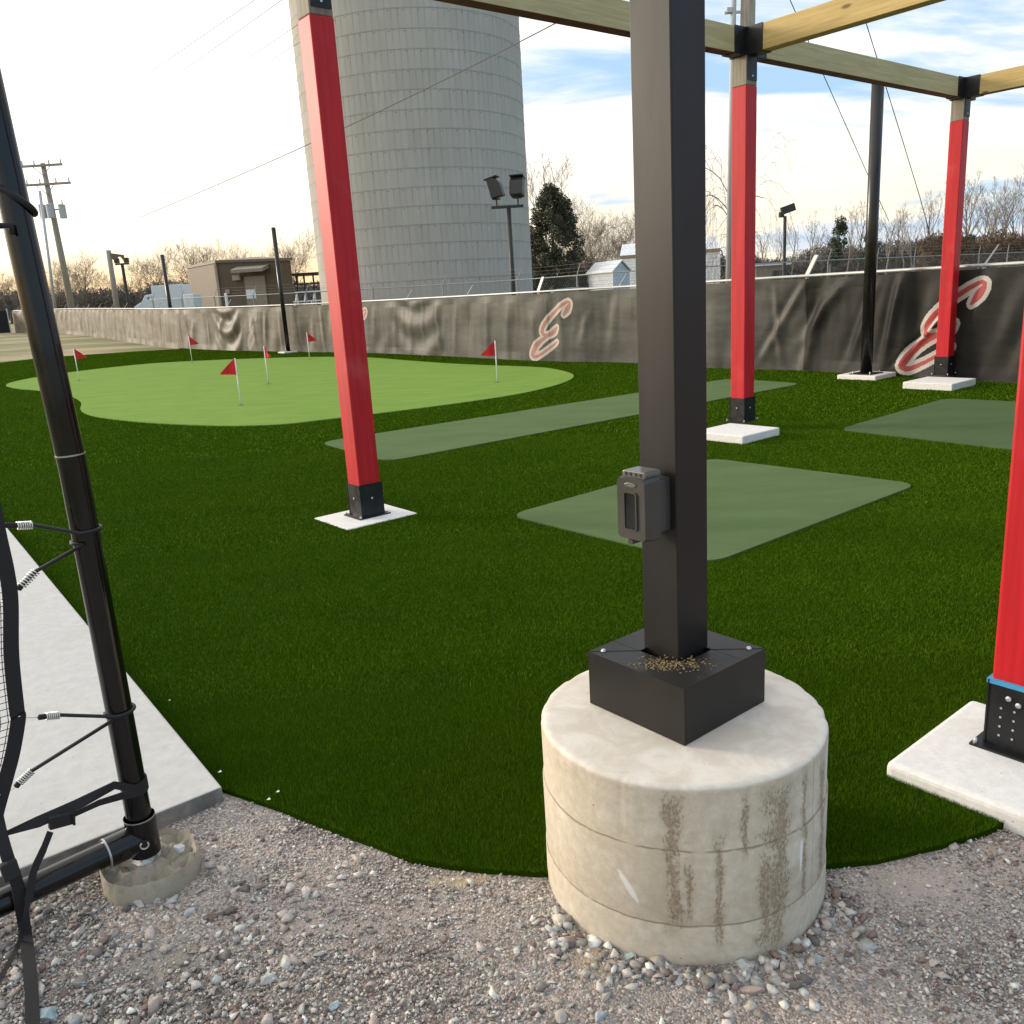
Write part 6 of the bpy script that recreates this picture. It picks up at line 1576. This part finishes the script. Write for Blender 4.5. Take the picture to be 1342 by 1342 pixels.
for a in ((760000, 1.6, 3.3, -0.75, 0.85, 0.017, 0.0017), (640000, 3.3, 5.6, -0.75, 0.8, 0.016, 0.0026), (520000, 5.6, 9.5, -0.75, 0.8, 0.017, 0.0045), (380000, 9.5, 22, -0.75, 0.75, 0.019, 0.011), (70000, 22, 38, -0.7, 0.1, 0.02, 0.022)):
    v, c = blades(*a); VV_.append(v); CC_.append(c)
VV_ = np.concatenate(VV_); CC_ = np.concatenate(CC_)
o = raw_mesh('turf_pile', VV_, np.arange(len(VV_)), 3, mt_blade, CC_); tag(o, 'short dark green blades of the artificial turf', 'turf', kind='stuff')

# small pale scraps lying on the turf
m = MB()
for px, py in ((352, 1048), (288, 1012), (222, 918), (364, 1038)):
    q = G(px, py, 0.04); k_ = random.uniform(0.004, 0.009)
    m = MB(); m.add(*[[(q.x - k_, q.y, q.z), (q.x, q.y - k_ * .7, q.z + .003), (q.x + k_, q.y, q.z + .001), (q.x + k_ * .2, q.y + k_, q.z + .004), (q.x, q.y, q.z - .002)], [(0, 1, 2, 3), (0, 4, 1), (1, 4, 2), (2, 4, 3), (3, 4, 0)]])
    tag(m.build('paper_scrap', mt_white, loc=q), 'tiny white scrap lying on the turf near the corner of the slab', 'scrap', 'white scraps on the turf')
# ------------------------------------------------------------------ stones
def ico(sub, seed):
    """angular crushed stone: the hull of a few random points"""
    rk = random.Random(seed); bm = bmesh.new()
    for _ in range(8 if sub == 1 else 10):
        v = Vector((rk.gauss(0, 1), rk.gauss(0, 1), rk.gauss(0, 1))).normalized() * rk.uniform(0.75, 1.25); bm.verts.new(v)
    r_ = bmesh.ops.convex_hull(bm, input=bm.verts[:])
    bmesh.ops.delete(bm, geom=[g for g in r_['geom_interior'] if isinstance(g, bmesh.types.BMVert)], context='VERTS')
    bmesh.ops.triangulate(bm, faces=bm.faces[:]); bm.verts.ensure_lookup_table(); bm.verts.index_update()
    V = np.array([v.co[:] for v in bm.verts]); F = np.array([[v.index for v in f.verts] for f in bm.faces]); bm.free(); return V, F
PAL = np.array([(0.34, 0.31, 0.29), (0.22, 0.20, 0.19), (0.46, 0.43, 0.41), (0.31, 0.315, 0.315), (0.20, 0.145, 0.13), (0.58, 0.55, 0.52), (0.13, 0.115, 0.11), (0.40, 0.37, 0.335), (0.36, 0.375, 0.365), (0.36, 0.31, 0.29)])
def stones(cnt, x, y, smin, smax, sub, bury=0.3, seed=0, maxz=None):
    protos_ = [ico(sub, seed + i) for i in range(12)]; k = len(x); vs = []; fs = []; cs = []; off = 0
    which = rng.integers(0, 12, k)
    for w2 in range(12):
        sel = np.where(which == w2)[0]
        if not len(sel): continue
        V, F = protos_[w2]; kk = len(sel)
        sc3 = (smin + (smax - smin) * rng.random(kk) ** 1.7)[:, None, None] * rng.uniform(0.65, 1.3, (kk, 1, 3)) * np.array([1, 1, 0.62])
        P = V[None] * sc3; t = rng.uniform(0, 6.283, kk); c, s_ = np.cos(t)[:, None], np.sin(t)[:, None]
        tl = rng.normal(0, 0.35, kk)[:, None]; X_ = P[:, :, 0]; Y_ = P[:, :, 1]; Z_ = P[:, :, 2]
        Y2 = Y_ * np.cos(tl) - Z_ * np.sin(tl); Z2 = Y_ * np.sin(tl) + Z_ * np.cos(tl)
        Q = np.stack([X_ * c - Y2 * s_ + x[sel][:, None], X_ * s_ + Y2 * c + y[sel][:, None], Z2 + (sc3.mean((1, 2)) * (1 - 2 * bury))[:, None] * 0.6 + 0.004], -1)
        vs.append(Q.reshape(-1, 3)); fs.append((F[None] + (np.arange(kk) * len(V))[:, None, None] + off).reshape(-1)); off += kk * len(V)
        pc = np.minimum(0.8, PAL[rng.integers(0, len(PAL), kk)] * rng.uniform(1.1, 1.6, (kk, 1)) * np.array([1.03, 1.0, 0.95])); cs.append(np.concatenate([pc, np.ones((kk, 1))], 1).repeat(len(V), 0))
    return np.concatenate(vs), np.concatenate(fs), np.concatenate(cs)
def gpos(cnt, x0, x1, y0, y1, margin=0.0):
    x = rng.uniform(x0, x1, cnt); y = rng.uniform(y0, y1, cnt)
    ok = ~inpoly(x, y, TURF)
    for P_ in [PADS[3], [(p.x, p.y) for p in slab_poly]]: ok &= ~inpoly(x, y, P_)
    ok &= (x - PC.x) ** 2 + (y - PC.y) ** 2 > (PR + 0.006) ** 2
    ok &= (x - fc.x) ** 2 + (y - fc.y) ** 2 > (fr_ + 0.01) ** 2
    return x[ok], y[ok]
def sandfac(x, y):
    f_ = np.zeros(len(x))
    for px, py, rx_, ry_, c in SPOTS:
        q = G(px, py); f_ = np.maximum(f_, np.clip(1.25 - np.hypot((x - q.x) / rx_, (y - q.y) / ry_), 0, 1) * (0.8 if c != 'p' else 0.35))
    return f_
parts_ = []
x, y = gpos(190000, -2.3, 2.6, 0.9, 3.1); kp = rng.random(len(x)) > sandfac(x, y); parts_.append(stones(0, x[kp], y[kp], 0.0020, 0.0062, 1, 0.25, 10))
x, y = gpos(26000, -2.3, 2.6, 0.9, 2.7)
dens = np.clip(0.25 + 1.3 * (vnoise(x * 2.2 + 9, y * 2.2) - 0.35) + np.clip((1.75 - y) * 0.9, 0, 1) + 0.7 * (x < -0.75), 0.05, 1); kp = (rng.random(len(x)) > sandfac(x, y) * 0.9) & (rng.random(len(x)) < dens); parts_.append(stones(0, x[kp], y[kp], 0.005, 0.0115, 1, 0.22, 20))
# larger stones: drifted at the pier's foot, under the frame and along the bottom
x, y = gpos(1900, -2.2, 2.4, 1.0, 2.5)
dp = np.hypot(x - PC.x, y - PC.y) - PR
dens = 0.12 + 0.9 * np.exp(-np.clip(dp, 0, 9) / 0.09) * (y < 2.0) + 0.55 * ((x < -0.65) & (y < 2.25)) + 0.25 * (y < 1.5)
kp = (rng.random(len(x)) < dens) & (rng.random(len(x)) > sandfac(x, y)); parts_.append(stones(0, x[kp], y[kp], 0.010, 0.024, 1, 0.2, 30))
ta = rng.uniform(-2.75, -0.4, 420); rd_s = PR + 0.012 + rng.exponential(0.055, 420); x = PC.x + rd_s * np.cos(ta); y = PC.y + rd_s * np.sin(ta); kp = (y < 1.97) & (rng.random(420) > sandfac(x, y) * 0.8)
parts_.append(stones(0, x[kp], y[kp], 0.007, 0.021, 2, 0.15, 50))
x = rng.uniform(-1.5, -0.55, 420); y = rng.uniform(1.35, 2.2, 420); kp = (np.hypot(x - fc.x, y - fc.y) > fr_ + 0.02) & (rng.random(420) > sandfac(x, y)) & ~inpoly(x, y, [(p.x, p.y) for p in slab_poly]); parts_.append(stones(0, x[kp], y[kp], 0.007, 0.021, 2, 0.2, 70))
vs, fs, cs = [], [], []; off = 0
for v, f_, c in parts_: vs.append(v); fs.append(f_ + off); cs.append(c); off += len(v)
o = raw_mesh('gravel_stones', np.concatenate(vs), np.concatenate(fs), 3, mt_stone, np.concatenate(cs)); tag(o, 'loose grey and pinkish crushed gravel around the pier and footing', 'gravel', kind='stuff')
# a few individual stones one can point to
def stone(px, py, sx, sy, sz, col, label, seed, grp=None):
    q = G(px, py, 0.01); mt = M('stone_%d' % seed, col, 0.85, var=0.2, vs=40, bump=0.4, bs=120); m = MB(); m.add(*rock((q.x, q.y, sz * 0.45), sx, sy, sz, seed)); tag(m.build('stone', mt, loc=(q.x, q.y, 0)), label, 'stone', 'larger loose stones on the gravel')
for a in ((352, 1280, 0.024, 0.022, 0.016, (0.46, 0.45, 0.43), 'pale angular stone alone on the gravel, lower left of the middle'), (436, 1316, 0.022, 0.014, 0.013, (0.42, 0.5, 0.5), 'bluish white stone near the bottom, right of the pale angular stone'),
          (182, 1184, 0.026, 0.018, 0.018, (0.5, 0.47, 0.42), 'rounded beige stone in front of the crumbling footing'), (205, 1180, 0.014, 0.015, 0.014, (0.45, 0.45, 0.44), 'small grey stone between two larger ones in front of the footing'), (222, 1183, 0.022, 0.018, 0.015, (0.46, 0.47, 0.47), 'grey angular stone right of the beige stone by the footing'),
          (248, 1195, 0.022, 0.018, 0.012, (0.5, 0.49, 0.48), 'flat pale stone to the right of the footing'), (60, 1330, 0.045, 0.03, 0.02, (0.33, 0.42, 0.44), 'blue green stone in the lower left corner beside the strap'),
          (826, 1252, 0.024, 0.016, 0.015, (0.38, 0.45, 0.41), 'greenish stone against the foot of the pier'), (814, 1265, 0.016, 0.014, 0.013, (0.36, 0.43, 0.41), 'second greenish stone, just left below the first at the pier'),
          (890, 1283, 0.013, 0.026, 0.014, (0.48, 0.48, 0.46), 'upright oblong pale stone below the front of the pier'), (985, 1300, 0.018, 0.034, 0.018, (0.42, 0.33, 0.29), 'long pinkish stone below the right of the pier'),
          (1018, 1285, 0.02, 0.024, 0.015, (0.5, 0.47, 0.43), 'pale beige stone right of the long pinkish stone'), (1070, 1257, 0.019, 0.016, 0.013, (0.36, 0.43, 0.39), 'green grey stone right of the pier foot'),
          (733, 1333, 0.026, 0.018, 0.016, (0.45, 0.41, 0.35), 'buff stone at the bottom edge left of the middle'), (786, 1331, 0.026, 0.018, 0.015, (0.4, 0.44, 0.45), 'blue grey stone at the bottom edge just right of the buff stone'), (1150, 1270, 0.022, 0.011, 0.01, (0.5, 0.48, 0.45), 'thin flat white stone on the gravel to the right of the pier')):
    stone(*a[:7], 100 + a[0]) if False else stone(a[0], a[1], a[2], a[3], a[4], a[5], a[6], 100 + a[0])

# ------------------------------------------------------------------ render look
C.view_settings.view_transform = 'Standard'; C.view_settings.look = 'None'; C.view_settings.exposure = 0.5; C.view_settings.gamma = 1
C.view_settings.use_curve_mapping = False
C.render.engine = 'CYCLES'
